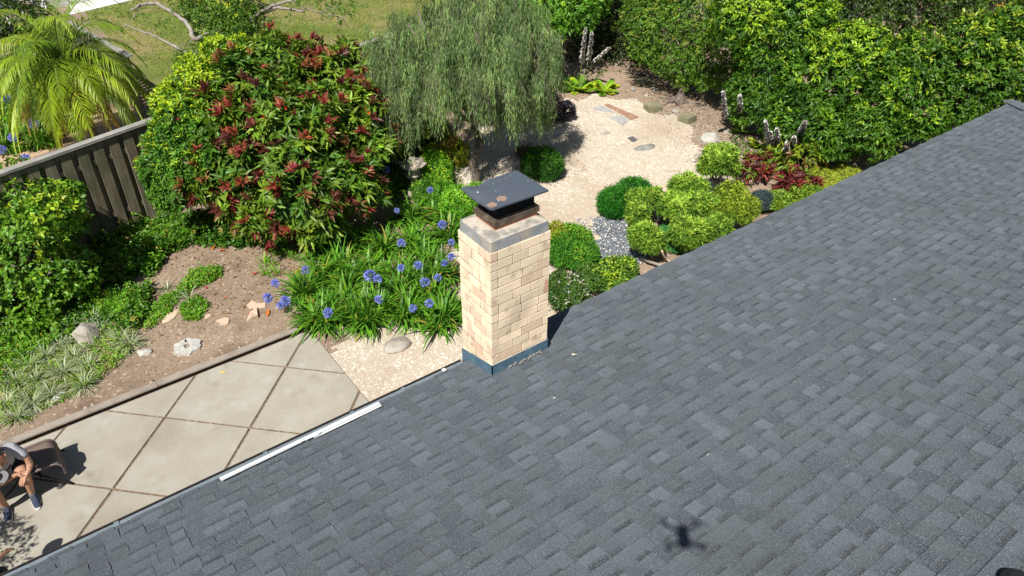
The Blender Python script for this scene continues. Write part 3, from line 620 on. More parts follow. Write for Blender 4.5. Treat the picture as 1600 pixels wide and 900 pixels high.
# ================================================================ fences
FA = np.array([-6.5, 12.13]); FB = np.array([10.2, 17.1]); fd = FB-FA; FL = np.linalg.norm(fd); fd /= FL; fn = np.array([-fd[1], fd[0]])
def fp(s, o, z): q = FA+fd*s+fn*o; return (q[0], q[1], z)
fence = thing('board_fence', (*((FA+FB)/2), 0), 'weathered grey board-on-board wooden fence with a flat cap running behind the shrubs', 'fence')
def fbox(s0, s1, o0, o1, z0, z1, name, m, jit=.003, lean=0.):
    q = MB(); V = [fp(s, o, z) for z in (z0, z1) for o in (o0, o1) for s in (s0+(lean if z == z1 else 0), s1+(lean if z == z1 else 0))]
    V = np.array(V)+RG.uniform(-jit, jit, (8, 3)); q.add(V, [(0, 2, 3, 1), (4, 5, 7, 6), (0, 1, 5, 4), (2, 6, 7, 3), (0, 4, 6, 2), (1, 3, 7, 5)]); return q.build(name, m, fence)
s = 0.; k = 0
while s < FL-.2:
    x_ = FA[0]+fd[0]*s; zt = 1.93+RG.uniform(-.012, .008); zb = .02
    if 4.2 < s < 9.6 or s > 12:
        fbox(s, s+.185, -.05, -.028, zb+RG.uniform(0, .03), zt, 'plank', M['wood'], .002, RG.uniform(-.012, .012))
        fbox(s+.14, s+.33, .03, .05, zb, zt, 'back_plank', M['wood'], .002)
    else:
        if k % 2 == 0: fbox(s, s+.54, -.05, -.028, zb, zt, 'plank', M['wood'], .002)
    s += .288; k += 1
for z in (.45, 1.55, 1.84): fbox(0, FL, -.027, .029, z, z+.09, 'rail', M['wood'], 0)
for a in np.arange(0, FL-.1, 3.34): fbox(a, a+3.33, -.085, .085, 1.955, 2.0, 'cap', M['wood_cap'], .004)
for a in np.arange(1.2, FL, 2.4): fbox(a, a+.1, .052, .15, 0, 1.95, 'post', M['wood'], 0)
# second fence on the neighbour's side, meeting the first
Q0 = at(232, 192, 0)[:2]; Q1 = at(140, 132, 0)[:2]; d2 = nrm(Q1-Q0); n2 = np.array([-d2[1], d2[0]]); L2 = np.linalg.norm(Q1-Q0)
f2 = thing('side_fence', (*Q0, 0), 'dark old plank fence under the palm, meeting the long fence at an angle', 'fence')
s = 0
while s < L2:
    q = MB(); w = .15
    V = [(*(Q0+d2*a+n2*b), z) for z in (.03, 1.66+RG.uniform(-.02, .02)) for b in (-.012, .012) for a in (s, s+w)]
    q.add(np.array(V)+RG.uniform(-.003, .003, (8, 3)), [(0, 2, 3, 1), (4, 5, 7, 6), (0, 1, 5, 4), (2, 6, 7, 3), (0, 4, 6, 2), (1, 3, 7, 5)]); q.build('plank', M['wood'], f2); s += .215
for z, m_, w in ((.4, 'wood', .03), (1.2, 'wood', .03)):
    q = MB(); V = [(*(Q0+d2*a+n2*b), zz) for zz in (z, z+.08) for b in (.013, .05) for a in (0, L2)]; q.add(V, [(0, 2, 3, 1), (4, 5, 7, 6), (0, 1, 5, 4), (2, 6, 7, 3), (0, 4, 6, 2), (1, 3, 7, 5)]); q.build('rail', M[m_], f2)
q = MB(); V = [(*(Q0+d2*a+n2*b), zz) for zz in (1.69, 1.73) for b in (-.07, .07) for a in (-.1, L2)]; q.add(V, [(0, 2, 3, 1), (4, 5, 7, 6), (0, 1, 5, 4), (2, 6, 7, 3), (0, 4, 6, 2), (1, 3, 7, 5)]); q.build('cap', M['wood_cap'], f2)
# white picket fence, timber edging, and the far corner
pf = thing('picket_fence', at(20, 52, 0), 'short run of white pointed pickets at the far left beyond the palm', 'fence')
base = at(2, 62, 0); b2 = at(66, 62, 0); dd = nrm((b2-base)[:2]); LL = np.linalg.norm((b2-base)[:2])
for k in range(7):
    c = base[:2]+dd*(k*LL/5-.3); q = MB(); Mx = Matrix.Translation((c[0], c[1], 0))@Matrix.Rotation(math.atan2(dd[1], dd[0]), 4, 'Z')
    q.add([tuple(Mx@Vector(v)) for v in [(x, y, z) for y in (-.012, .012) for x, z in ((-.04, .05), (.04, .05), (.04, .82), (0, .9), (-.04, .82))]], [(0, 1, 2, 3, 4), (9, 8, 7, 6, 5)]+[(i, 5+i, 5+(i+1) % 5, (i+1) % 5) for i in range(5)]); q.build('picket', M['white_metal'], pf)
for z in (.22, .62):
    q = MB(); Mx = Matrix.Translation((base[0], base[1], 0))@Matrix.Rotation(math.atan2(dd[1], dd[0]), 4, 'Z'); q.box(-.5, LL+.4, .013, .05, z, z+.07, Mx=Mx); q.build('rail', M['white_metal'], pf)
e0, e1 = at(-10, 205, .05), at(58, 262, .05); q = MB(); q.tube([e0, (e0+e1)/2, e1], .05, 4); tag(q.build('timber_edging', M['kerb_top']), 'pale timber edging along the bed at the far left behind the fence', 'edging')
# neighbour's white shed wall and a small glazed frame at the top left
w0, w1 = at(62, 22, 0), at(250, -22, 0); dd = nrm((w1-w0)[:2]); wl = np.linalg.norm((w1-w0)[:2]); Mx = Matrix.Translation((w0[0], w0[1], 0))@Matrix.Rotation(math.atan2(dd[1], dd[0]), 4, 'Z')
sh = thing('white_shed', w0, 'white painted outbuilding wall at the top edge behind the palm', 'outbuilding')
q = MB(); q.box(.3, wl+8, 0, 4, 0, 2.6, Mx=Mx); q.build('wall', M['white_wall'], sh)
q = MB(); q.box(0, wl+8.3, -.3, 4.3, 2.62, 2.8, Mx=Mx); q.build('roof', M['wood'], sh)
q = MB(); q.box(.3, wl+8, -1.1, -.01, .02, .05, Mx=Mx); q.build('step', M['white_wall'], sh)
g0, g1 = at(-8, 26, 0), at(34, 22, 0); dd = nrm((g1-g0)[:2]); gl = np.linalg.norm((g1-g0)[:2]); Mx = Matrix.Translation((g0[0], g0[1], 0))@Matrix.Rotation(math.atan2(dd[1], dd[0]), 4, 'Z')
gh = thing('glazed_frame', g0, 'brown timber frame with blue panes in the top left corner', 'glazed frame')
for k in range(2):
    q = MB(); q.box(gl*k/2+.05, gl*(k+1)/2-.05, .03, .05, .15, 1.3, Mx=Mx); q.build('pane', M['blue_glass'], gh)
q = MB()
for k in range(3): q.box(gl*k/2-.05, gl*k/2+.05, 0, .08, 0, 1.4, Mx=Mx)
for z in (.05, 1.301): q.box(.051, gl/2-.051, .005, .075, z, z+.1, Mx=Mx); q.box(gl/2+.051, gl-.051, .005, .075, z, z+.1, Mx=Mx)
q.build('frame', M['brown_frame'], gh)

# ================================================================ plants
G0, G1, G2 = (.045, .10, .018), (.10, .19, .028), (.20, .30, .035)
# --- red-tipped shrub in the middle left
def red_shrub():
    bls = [bl(318, 205, 1.95, 58), bl(372, 150, 2.3, 62), bl(440, 105, 2.4, 46), bl(520, 120, 2.1, 52), bl(450, 205, 1.95, 92, 1., .85), bl(555, 190, 1.7, 62), bl(592, 224, 1.4, 28), bl(385, 265, 1.3, 72), bl(480, 290, 1.25, 80), bl(548, 290, 1.1, 58), bl(338, 280, 1.25, 44), bl(430, 335, .8, 46), bl(622, 205, 1.0, 28), bl(505, 345, .8, 36), bl(425, 72, 2.6, 17), bl(478, 84, 2.5, 20), bl(538, 88, 2.3, 15), bl(575, 140, 1.9, 22), bl(305, 290, 1.3, 22), bl(330, 165, 2.3, 24), bl(395, 345, .9, 22)]
    base = ground(455, 395); t = thing('red_tipped_shrub', base, 'large shrub with long green leaves and dark red tips in front of the fence', 'shrub')
    trunk_tree(t, base, bls[:9], .09, 'trunk', 'dark_bark', .4)
    lv = Leaves(); red = Leaves(); fl = Leaves()
    P, Nn, r = shell(bls, 3100, 3, .3, .3, -.5, 2.4); hk_ = (lump(P, 4.2, 12)+.6*lump(P, 2., 13) > -.45) | (r < .78); P, Nn, r = P[hk_], Nn[hk_], r[hk_]
    A = nrm(Nn+np.array([0, 0, .6])+RG.normal(0, .25, P.shape)); g = lump(P, 1.3, 4)
    outer = r > .84
    isr = outer & (RG.random(len(P)) < np.clip(.30+.26*lump(P, 1.1, 8), .04, .8))
    base_c = ramp((.055, .12, .02), (.21, .28, .04), .4+.35*g+RG.normal(0, .25, len(P)))
    rosettes(lv, P, A, 11, .24, .062, lambda i, pp, th: vary(base_c[i], .2), (35, 100), .22, .18)
    redc = np.array([(.30, .05, .04), (.40, .09, .055), (.20, .06, .04), (.42, .18, .07), (.14, .04, .03)])[RG.integers(0, 5, isr.sum())]
    rosettes(red, P[isr]+A[isr]*.10, A[isr], 15, .22, .05, lambda i, pp, th: vary(redc[i], .2), (8, 62), .2, .1)
    lv.build('foliage', M['glossy_leaf'], t); red.build('new_leaves', M['leaf'], t)
    k = RG.choice(len(P), 60, replace=False); k = k[r[k] > .85]
    rosettes(fl, P[k]+Nn[k]*.08, nrm(Nn[k]+np.array([0, 0, -.6])), 2, .15, .05, lambda i, pp, th: vary(np.tile((.85, .045, .02), (len(i), 1)), .15), (10, 70), .1, .3)
    fl.build('dying_red_leaves', M['petal'], t)
red_shrub()
# --- green bush between the fence and the red-tipped shrub
bb = [bl(262, 222, 2.0, 40), bl(248, 262, 1.65, 32), bl(275, 165, 2.4, 42), bl(318, 128, 2.6, 46), bl(290, 195, 2.2, 46), bl(365, 100, 2.5, 42), bl(268, 300, 1.2, 38), bl(300, 250, 1.7, 42)]
t = thing('yellow_green_bush', ground(285, 315), 'dense bush with bright yellow-green tips between the plank fence and the red-tipped shrub', 'bush')
trunk_tree(t, ground(285, 315), bb, .05, 'stem')
foliage('foliage', t, bb, 7200, 7, .085, .03, (.05, .13, .025), (.12, .25, .035), (.34, .42, .03), .75, 21, 'glossy_leaf', bump=.24)
# --- citrus-like shrub at the left edge
bb = [bl(40, 330, 1.3, 62, 1, .8), bl(100, 345, 1.05, 44), bl(60, 400, 1.0, 72, 1, .8), bl(10, 420, .8, 62), bl(95, 430, .75, 48), bl(30, 470, .5, 60), bl(30, 285, 1.6, 34), bl(-50, 380, 1., 80), bl(85, 330, 1.7, 38), bl(112, 300, 1.5, 20), bl(60, 350, 1.8, 40)]
t = thing('glossy_leaf_shrub', ground(50, 478), 'glossy light green leafy shrub at the left edge in front of the fence', 'shrub')
trunk_tree(t, ground(50, 478), bb, .06, 'stem')
foliage('foliage', t, bb, 5200, 6, .10, .052, (.06, .14, .02), (.15, .27, .03), (.30, .38, .04), .3, 31, 'glossy_leaf', bump=.34, spread=(30, 90))
# --- weeping tree
def weeping():
    base = ground(738, 292); t = thing('weeping_tree', base, 'weeping willow-like tree with fine hanging grey-green foliage and a bare leaning trunk', 'tree')
    bls = [bl(700, 25, 3.3, 80, 1, .8), bl(775, 35, 3.3, 74, 1, .9), bl(640, 75, 2.8, 60), bl(745, 95, 2.9, 88, 1, .8), bl(828, 80, 2.8, 44, 1, 1.2), bl(600, 78, 2.6, 30), bl(675, 125, 2.4, 52), bl(795, 130, 2.3, 48), bl(655, 40, 3.1, 40), bl(838, 140, 2.0, 26), bl(640, 165, 1.9, 34)]
    mb = MB(); top = np.array(at(742, 190, 1.25)); P = limb(mb, base-np.array([0, 0, .1]), top, .10, .075, .12, 9, 9)
    for b in bls:
        e = np.array(b[:3])+np.array([0, 0, b[5]*.6]); Pq = limb(mb, top, e, .055, .02, .12)
        for q in range(7):
            d = nrm(RG.normal(size=3)); d[2] = abs(d[2])*.4; limb(mb, Pq[4], Pq[4]+d*np.array(b[3:6])*.95, .014, .004, .2, 6, 4)
    mb.build('trunk', M['bark'], t, smooth=True)
    lv = Leaves(); T0, TN, r = shell(bls, 760, 41, .42, .3, -.35, 2.6); tk_ = lump(T0, 2.0, 47) > -.6; T0, TN = T0[tk_], TN[tk_]
    ts = 15; tn = len(T0); P = np.repeat(T0, ts, 0)+RG.normal(0, .055, (tn*ts, 3)); Nn = np.repeat(TN, ts, 0); TL = np.repeat(RG.uniform(.35, 1.05, tn), ts); TC = np.repeat(RG.normal(0, .3, tn), ts)
    g = lump(P, 1.3, 45)
    m = len(P); out = nrm(Nn*np.array([1, 1, 0])+RG.normal(0, .2, P.shape)*np.array([1, 1, 0])); Ls = TL*RG.uniform(.6, 1.1, m)
    c = ramp((.13, .22, .08), (.38, .54, .17), .5+.25*g+TC+RG.normal(0, .12, m)); c[RG.random(m) < .05] = (.28, .25, .2)
    ns = 15; f = np.linspace(0, 1, ns)
    # every strand: leaves strung down a hanging twig
    t_ = np.tile(f, m); PP = np.repeat(P, ns, 0); OO = np.repeat(out, ns, 0); LL_ = np.repeat(Ls, ns)
    pos = PP+OO*(.18*np.sqrt(t_)*LL_)[:, None]; pos[:, 2] -= t_**1.3*LL_
    pos += RG.normal(0, .012, pos.shape)
    D = np.zeros_like(pos); D[:, 2] = -1; D += OO*(.25*(1-t_))[:, None]+RG.normal(0, .28, pos.shape); D = nrm(D)
    lv.rhomb(pos, D, nrm(RG.normal(size=pos.shape)), RG.uniform(.06, .12, len(pos)), .015, vary(np.repeat(c, ns, 0), .18, True), .1, .1)
    # the twigs themselves
    lv.strap(P[::3], nrm(out[::3]*.5), Ls[::3]*1.0, .004, np.tile((.14, .12, .08), (len(P[::3]), 1)), 3, 1.8)
    lv.build('hanging_foliage', M['matte_leaf'], t)
weeping()
# --- bushes beside it
def bush(name, label, bls, n, per, L, Wd, c0, c1, ctip=None, ptip=0., seed=0, m='leaf', base=None, cat='shrub', group=None, stem='stem', r=.03, bark='bark', **kw):
    base = np.array(base) if base is not None else np.array([bls[0][0], bls[0][1], float(height(bls[0][0], bls[0][1]))])
    t = thing(name, base, label, cat, group); trunk_tree(t, base, bls, r, stem, bark)
    foliage('foliage', t, bls, n, per, L, Wd, c0, c1, ctip, ptip, seed, m, **kw); return t
bush('silver_green_shrub', 'pale silvery green shrub between the red-tipped shrub and the weeping tree', [bl(608, 172, .9, 45), bl(640, 185, .7, 35), bl(588, 150, 1, 30)], 2600, 5, .055, .03, (.12, .22, .09), (.26, .36, .2), seed=51)
fern_g = 'bright green ferny mounds by the lantern'
bush('ferny_mound', 'bright green ferny mound right beside the stone lantern', [bl(678, 262, .35, 30), bl(662, 272, .25, 20), bl(690, 280, .25, 18)], 1900, 6, .05, .02, (.09, .24, .02), (.2, .42, .03), (.38, .5, .05), .4, 52, group=fern_g)
bush('ferny_mound', 'bright green ferny mound in the middle between lantern mound and chimney lid', [bl(690, 303, .3, 22), bl(668, 300, .3, 26)], 1500, 6, .05, .02, (.05, .15, .02), (.13, .3, .03), (.3, .45, .05), .2, 53, group=fern_g)
bush('ferny_mound', 'bright green ferny mound partly hidden by the chimney lid', [bl(718, 318, .35, 30), bl(745, 310, .3, 24)], 1900, 6, .05, .02, (.08, .24, .02), (.17, .4, .03), (.3, .5, .05), .35, 54, group=fern_g)
bush('yellow_fern_plant', 'small yellowish fern-like plant at the foot of the weeping tree', [bl(712, 240, .25, 20), bl(700, 225, .3, 18)], 420, 7, .14, .03, (.2, .25, .03), (.34, .36, .05), (.42, .3, .06), .5, 55)
bush('lime_leaf_plant', 'small lime green broadleaf plant under the weeping tree left of its trunk', [bl(672, 238, .2, 14), bl(660, 205, .6, 14)], 260, 5, .11, .05, (.2, .3, .05), (.4, .45, .08), seed=56)
bush('purple_shrub', 'dark purple-black leafy shrub at the right foot of the weeping tree', [bl(858, 168, .4, 24), bl(883, 173, .25, 15), bl(843, 155, .5, 22)], 1300, 6, .075, .045, (.022, .018, .03), (.05, .04, .065), seed=57)
bush('round_juniper', 'round dark green juniper on the gravel just behind the chimney lid', [bl(846, 256, .32, 33, 1, .75), bl(862, 262, .25, 17, 1, .8)], 4200, 6, .05, .014, (.02, .075, .015), (.05, .15, .03), (.12, .28, .04), .25, 58, m='matte_leaf', up=.2, bump=.08, cat='shrub', spread=(5, 60))
bush('rusty_heather', 'small rusty brown low plant against a dark stone behind the round juniper', [bl(818, 236, .15, 13, 1, .7)], 500, 6, .04, .015, (.16, .10, .04), (.2, .16, .06), seed=59)
bush('dark_juniper', 'deep green spreading juniper left of the yellow-green clipped mounds', [bl(962, 316, .3, 28, 1, .8), bl(992, 302, .35, 30, 1, .75), bl(1012, 308, .3, 16, 1, .8)], 5200, 6, .055, .014, (.012, .085, .012), (.03, .17, .025), (.06, .24, .04), .3, 60, m='matte_leaf', up=.2, bump=.1, spread=(5, 60))
# clipped yellow-green conifers, each a mound on its own stems
cp = 'clipped yellow-green conifer mounds in the gravel garden'
yc = dict(m='matte_leaf', up=.2, bump=.27, spread=(5, 70), low=-.5, freq=6., jit=.9, thick=.35)
Y0c, Y1c, YT = (.075, .145, .03), (.21, .32, .055), (.38, .50, .12)
def yb(label, bls, n, seed, base, r=.03, **kw):
    bls = [(b[0], b[1], b[2], b[3]*.84, b[4]*.84, b[5]*.88) for b in bls]+[(b[0]+RG.uniform(-.6, .6)*b[3], b[1]+RG.uniform(-.6, .6)*b[3], b[2]+RG.uniform(-.2, .6)*b[5], b[3]*.4, b[3]*.4, b[3]*.4) for b in bls for _ in range(3)]
    return bush('clipped_conifer', label, bls, int(n*.62), 7, .095, .022, Y0c, Y1c, YT, .5, seed, group=cp, base=ground(*base), r=r, bark='pale_bark', **{**yc, **kw})
yb('small round-headed clipped conifer on a bare trunk, nearest the red-leaved plants', [bl(1122, 254, 1.0, 28, 1, .8), bl(1142, 262, .9, 16, 1, .8), bl(1104, 262, .9, 14, 1, .8)], 3600, 61, (1116, 305), .035)
yb('clipped conifer mound standing highest behind the others', [bl(1074, 292, .75, 28, 1, .8)], 2600, 62, (1074, 318))
yb('broad clipped conifer mound in the middle of the group', [bl(1054, 322, .6, 30, 1, .75), bl(1085, 320, .65, 26, 1, .75), bl(1108, 326, .6, 22)], 5200, 63, (1080, 355))
yb('olive clipped conifer mound against the roof edge on the right of the group', [bl(1142, 312, .75, 26, 1, .9), bl(1158, 328, .7, 24), bl(1128, 338, .6, 22)], 4800, 64, (1140, 360), Y=0) if False else bush('clipped_conifer', 'olive-tinged clipped conifer mound against the roof edge on the right of the group', [bl(1142, 310, .75, 26, 1, .9), bl(1158, 326, .7, 24), bl(1126, 336, .6, 22)], 4600, 6, .06, .018, (.09, .15, .025), (.20, .26, .04), (.38, .43, .07), .4, 64, group=cp, base=ground(1140, 362), bark='pale_bark', **yc)
yb('narrow double clipped conifer mound beside the deep green juniper', [bl(1002, 312, .6, 22, 1, .7), bl(998, 335, .55, 20, 1, .8), bl(1018, 308, .6, 16, 1, .7)], 3400, 65, (1004, 362))
yb('round clipped conifer mound lowest and nearest the slate gravel', [bl(1014, 374, .55, 27, 1, .95)], 3200, 66, (1022, 405), .035)
yb('wide low clipped conifer mound cut off by the roof edge', [bl(1080, 368, .5, 30, 1, .8), bl(1105, 362, .5, 22), bl(1125, 350, .55, 22)], 5200, 67, (1090, 390))
bush('blue_green_creeper', 'soft blue-green creeping plant between the two lowest clipped mounds', [bl(1048, 362, .12, 17, 1, .5), bl(1052, 385, .1, 14, 1, .5)], 2200, 6, .04, .012, (.05, .2, .09), (.12, .34, .16), seed=68, m='matte_leaf', bump=.06)
bush('blue_grey_tuft', 'small dark blue-grey conifer tuft near the roof edge below the red leaves', [bl(1190, 312, .3, 16, 1, .8)], 1300, 6, .05, .012, (.05, .08, .08), (.1, .15, .15), seed=69, m='matte_leaf')
# plants to the right of the chimney
bush('low_juniper', 'feathery bright green low juniper just right of the chimney crown', [bl(893, 378, .35, 32, 1, .7), bl(906, 398, .3, 26, 1, .7), bl(880, 395, .3, 26, 1, .7)], 4200, 6, .07, .018, (.05, .17, .03), (.12, .3, .045), (.26, .36, .05), .3, 70, m='matte_leaf', spread=(5, 60))
bush('yellow_tipped_sprigs', 'yellow and bronze tipped sprigs at the left side of the low juniper', [bl(868, 362, .5, 14), bl(880, 370, .45, 12)], 380, 5, .09, .02, (.2, .26, .03), (.4, .36, .04), seed=71)
ws = 'small dark-leaved shrubs between the chimney and the slate gravel'
bush('dark_leaf_shrub', 'small dark-leaved shrub touching the right side of the chimney', [bl(888, 458, .4, 30, 1, .8), bl(874, 440, .3, 15)], 1500, 5, .06, .028, (.035, .08, .02), (.1, .17, .04), (.5, .48, .38), .12, 72, group=ws, m='glossy_leaf')
bush('dark_leaf_shrub', 'small shrub with bright leaves at the roof edge right of the dark one', [bl(955, 428, .35, 28, 1, .8), bl(975, 420, .3, 20, 1, .8)], 1300, 5, .065, .03, (.06, .13, .025), (.16, .26, .04), (.34, .42, .05), .3, 73, group=ws, m='glossy_leaf')
bush('dark_leaf_shrub', 'small sparse shrub between the low juniper and the slate gravel', [bl(918, 425, .3, 14, 1, .8), bl(930, 440, .3, 16, 1, .8)], 520, 5, .06, .028, (.05, .11, .03), (.12, .2, .05), seed=74, group=ws, m='glossy_leaf')
bush('bright_green_cushion', 'bright green cushion plant peeping over the roof edge', [bl(965, 446, .2, 22, 1, .5)], 1200, 6, .035, .012, (.12, .3, .02), (.25, .45, .04), seed=75)
# red leaved plants by the roof edge
def redleaf(label, bls, n, cs, seed, L=.19):
    t = thing('red_leaved_plant', (bls[0][0], bls[0][1], 0), label, 'plant', 'red-leaved plants near the right hedge')
    lv = Leaves(); P, Nn, r = shell(bls, n, seed, .3, .1, -.3); A = nrm(Nn+np.array([0, 0, 1.])); cs = np.array(cs); ci = cs[RG.integers(0, len(cs), len(P))]
    rosettes(lv, P, A, 10, L, .05, lambda i, pp, th: vary(ci[i], .2), (10, 80), .2, .2); trunk_tree(t, (bls[0][0], bls[0][1], 0), bls, .02, 'stem', 'dark_bark'); lv.build('foliage', M['leaf'], t)
RDc = [(.20, .03, .03), (.30, .055, .04), (.12, .025, .025), (.12, .16, .03)]
redleaf('dark red-leaved plant beside the small round-headed conifer', [bl(1186, 262, .3, 22), bl(1168, 272, .25, 14)], 46, RDc, 81)
redleaf('crimson-leaved plant closest to the roof edge', [bl(1240, 285, .35, 26, 1, .7), bl(1262, 290, .3, 20, 1, .7)], 70, RDc[:3]+[(.15, .24, .04)], 82)
redleaf('olive and bronze rosette plant behind the red ones near the hedge', [bl(1250, 245, .4, 28), bl(1215, 240, .35, 18), bl(1275, 255, .3, 16)], 95, [(.17, .22, .03), (.13, .2, .03), (.22, .12, .04), (.24, .28, .04)], 83)
bush('green_filler_plant', 'low yellow-green plant at the roof edge under the crimson leaves', [bl(1215, 315, .25, 22, 1, .6), bl(1260, 305, .25, 26, 1, .5)], 900, 6, .09, .035, (.1, .18, .03), (.22, .3, .04), seed=84)
bush('pale_grass_patch', 'pale yellow-green low grassy plant at the roof edge near the hedge end', [bl(1290, 282, .12, 26, 1.6, .3), bl(1325, 268, .1, 20, 1, .3)], 1300, 6, .08, .012, (.24, .28, .05), (.38, .4, .08), seed=85, m='matte_leaf')
# --- hedges on the right
hg = 'tall garden hedges beyond the gravel on the right'
hk = dict(up=.45, bump=.22, spread=(25, 90), group=hg, cat='hedge', r=.07, bark='bark', freq=2.3, thick=.34)
bush('clipped_hedge', 'fine-leaved hedge, leftmost of the hedges beside the dark gap', [bl(1050, 55, 1.5, 62), bl(1008, 20, 2., 46), bl(1125, 95, 1.1, 55), bl(1090, 15, 2.2, 60), bl(1075, 105, .8, 42), bl(1010, 70, 1.3, 32), bl(1155, 60, 1.8, 50)], 8500, 6, .085, .032, (.055, .12, .018), (.13, .23, .03), (.22, .25, .04), .3, 101, base=ground(1080, 120), **hk)
bush('broadleaf_hedge', 'big dense broadleaf hedge in the middle of the right side with sunlit lime top', [bl(1185, 150, 1.0, 50), bl(1245, 195, .8, 46), bl(1300, 205, .9, 52), bl(1205, 85, 1.9, 66), bl(1290, 130, 1.7, 72), bl(1360, 195, 1.1, 58), bl(1165, 25, 2.7, 58), bl(1240, 40, 2.6, 66), bl(1340, 95, 2.2, 62), bl(1400, 140, 1.9, 52), bl(1440, 185, 1.4, 42), bl(1250, 0, 2.9, 50)],
     17500, 6, .115, .038, (.028, .080, .013), (.10, .20, .022), (.24, .34, .03), .65, 102, m='glossy_leaf', base=ground(1290, 215), **hk)
bush('mixed_hedge', 'looser hedge with orange and yellow new growth at the right above the roof corner', [bl(1480, 110, 2.2, 48), bl(1540, 120, 2.2, 50), bl(1595, 110, 2.3, 52), bl(1500, 165, 1.6, 42), bl(1570, 165, 1.6, 42), bl(1430, 95, 2.5, 44), bl(1620, 160, 1.7, 50), bl(1520, 65, 2.8, 46), bl(1590, 50, 2.9, 48)],
     7000, 6, .11, .045, (.03, .08, .014), (.10, .19, .025), (.24, .30, .035), .25, 103, gap=-.75, m='glossy_leaf', base=ground(1480, 200), **hk)
tg = 'dark trees closing the garden behind the hedges'
tk = dict(up=.3, bump=.25, spread=(25, 95), group=tg, cat='tree', r=.14, bark='dark_bark', stem='trunk', freq=1.1, thick=.4)
D0, D1 = (.025, .05, .012), (.06, .10, .022)  # shade behind the hedges is put into these dark leaf greens
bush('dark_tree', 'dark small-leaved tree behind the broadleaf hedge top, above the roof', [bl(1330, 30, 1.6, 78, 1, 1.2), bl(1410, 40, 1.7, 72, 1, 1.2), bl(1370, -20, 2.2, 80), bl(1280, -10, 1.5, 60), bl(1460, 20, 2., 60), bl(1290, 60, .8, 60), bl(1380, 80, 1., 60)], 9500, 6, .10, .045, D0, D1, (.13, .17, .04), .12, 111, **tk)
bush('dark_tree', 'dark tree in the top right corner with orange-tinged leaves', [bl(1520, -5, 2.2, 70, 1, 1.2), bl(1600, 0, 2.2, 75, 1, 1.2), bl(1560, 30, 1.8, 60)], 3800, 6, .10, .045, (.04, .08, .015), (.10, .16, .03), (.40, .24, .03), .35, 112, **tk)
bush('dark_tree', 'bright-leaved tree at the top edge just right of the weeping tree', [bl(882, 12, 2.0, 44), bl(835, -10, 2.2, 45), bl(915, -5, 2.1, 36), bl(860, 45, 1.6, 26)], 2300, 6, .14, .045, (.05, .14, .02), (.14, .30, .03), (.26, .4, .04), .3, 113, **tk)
bush('dark_tree', 'near-black shaded tree filling the dark gap between weeping tree and hedges', [bl(960, 20, .9, 66, 1, 1.3), bl(905, 50, .7, 50, 1, 1.2), bl(990, -20, 1.6, 70), bl(940, -30, 1.6, 70), bl(1000, 60, .6, 32), bl(965, 75, .35, 34), bl(1010, 85, .3, 24), bl(985, 45, .9, 44)], 6500, 6, .09, .04, (.018, .03, .01), (.045, .065, .02), seed=114, **tk)  # near-black leaves carry the gap's shade in their colour
# tall trees added, crowns above the frame, to shade the gap and back garden
def tall(label, x, y, z, rr, seed, n=2600):
    bls = [(x, y, z, rr, rr, rr*.55), (x+rr*.7, y+.5, z-.2, rr*.7, rr*.7, rr*.45), (x-rr*.6, y+.6, z+.2, rr*.7, rr*.7, rr*.4), (x, y+rr*.7, z+.5, rr*.8, rr*.8, rr*.5)]
    bush('added_shade_tree', label, bls, n, 6, .28, .13, (.04, .09, .02), (.08, .15, .03), seed=seed, base=(x+1.0, y+1.6, 0), cat='tree', group='tall trees added to shade the back hedges', r=.2, bark='dark_bark', stem='trunk', bump=.2)
tall('added tall shade tree over the dark gap, its crown above the picture', 15.6, 17.0, 7.2, 2.3, 121)
tall('added slender shade tree in front of the dark gap, its crown above the picture', 13.7, 15.7, 6.0, 1.25, 125, 1800)
tall('added tall shade tree behind the broadleaf hedge, its crown above the picture', 22.5, 12.6, 7.6, 2.8, 122)
tall('added tall shade tree at the far right back, its crown above the picture', 27.5, 9.8, 7.8, 2.6, 123)
bush('dark_bush', 'dark bush behind the white pickets at the left edge', [bl(0, 30, .6, 38), bl(30, 35, .6, 34), bl(60, 30, .6, 30)], 1500, 6, .12, .05, D0, D1, seed=126)
bush('far_hedge', 'far dark hedge line seen over the hedges at the top edge', [(19+3.2*k, 24-2.6*k, 1.6, 2.2, 2.2, 2.2) for k in range(-1, 6)], 5200, 5, .17, .09, D0, (.07, .12, .025), seed=124, cat='hedge', r=.12)
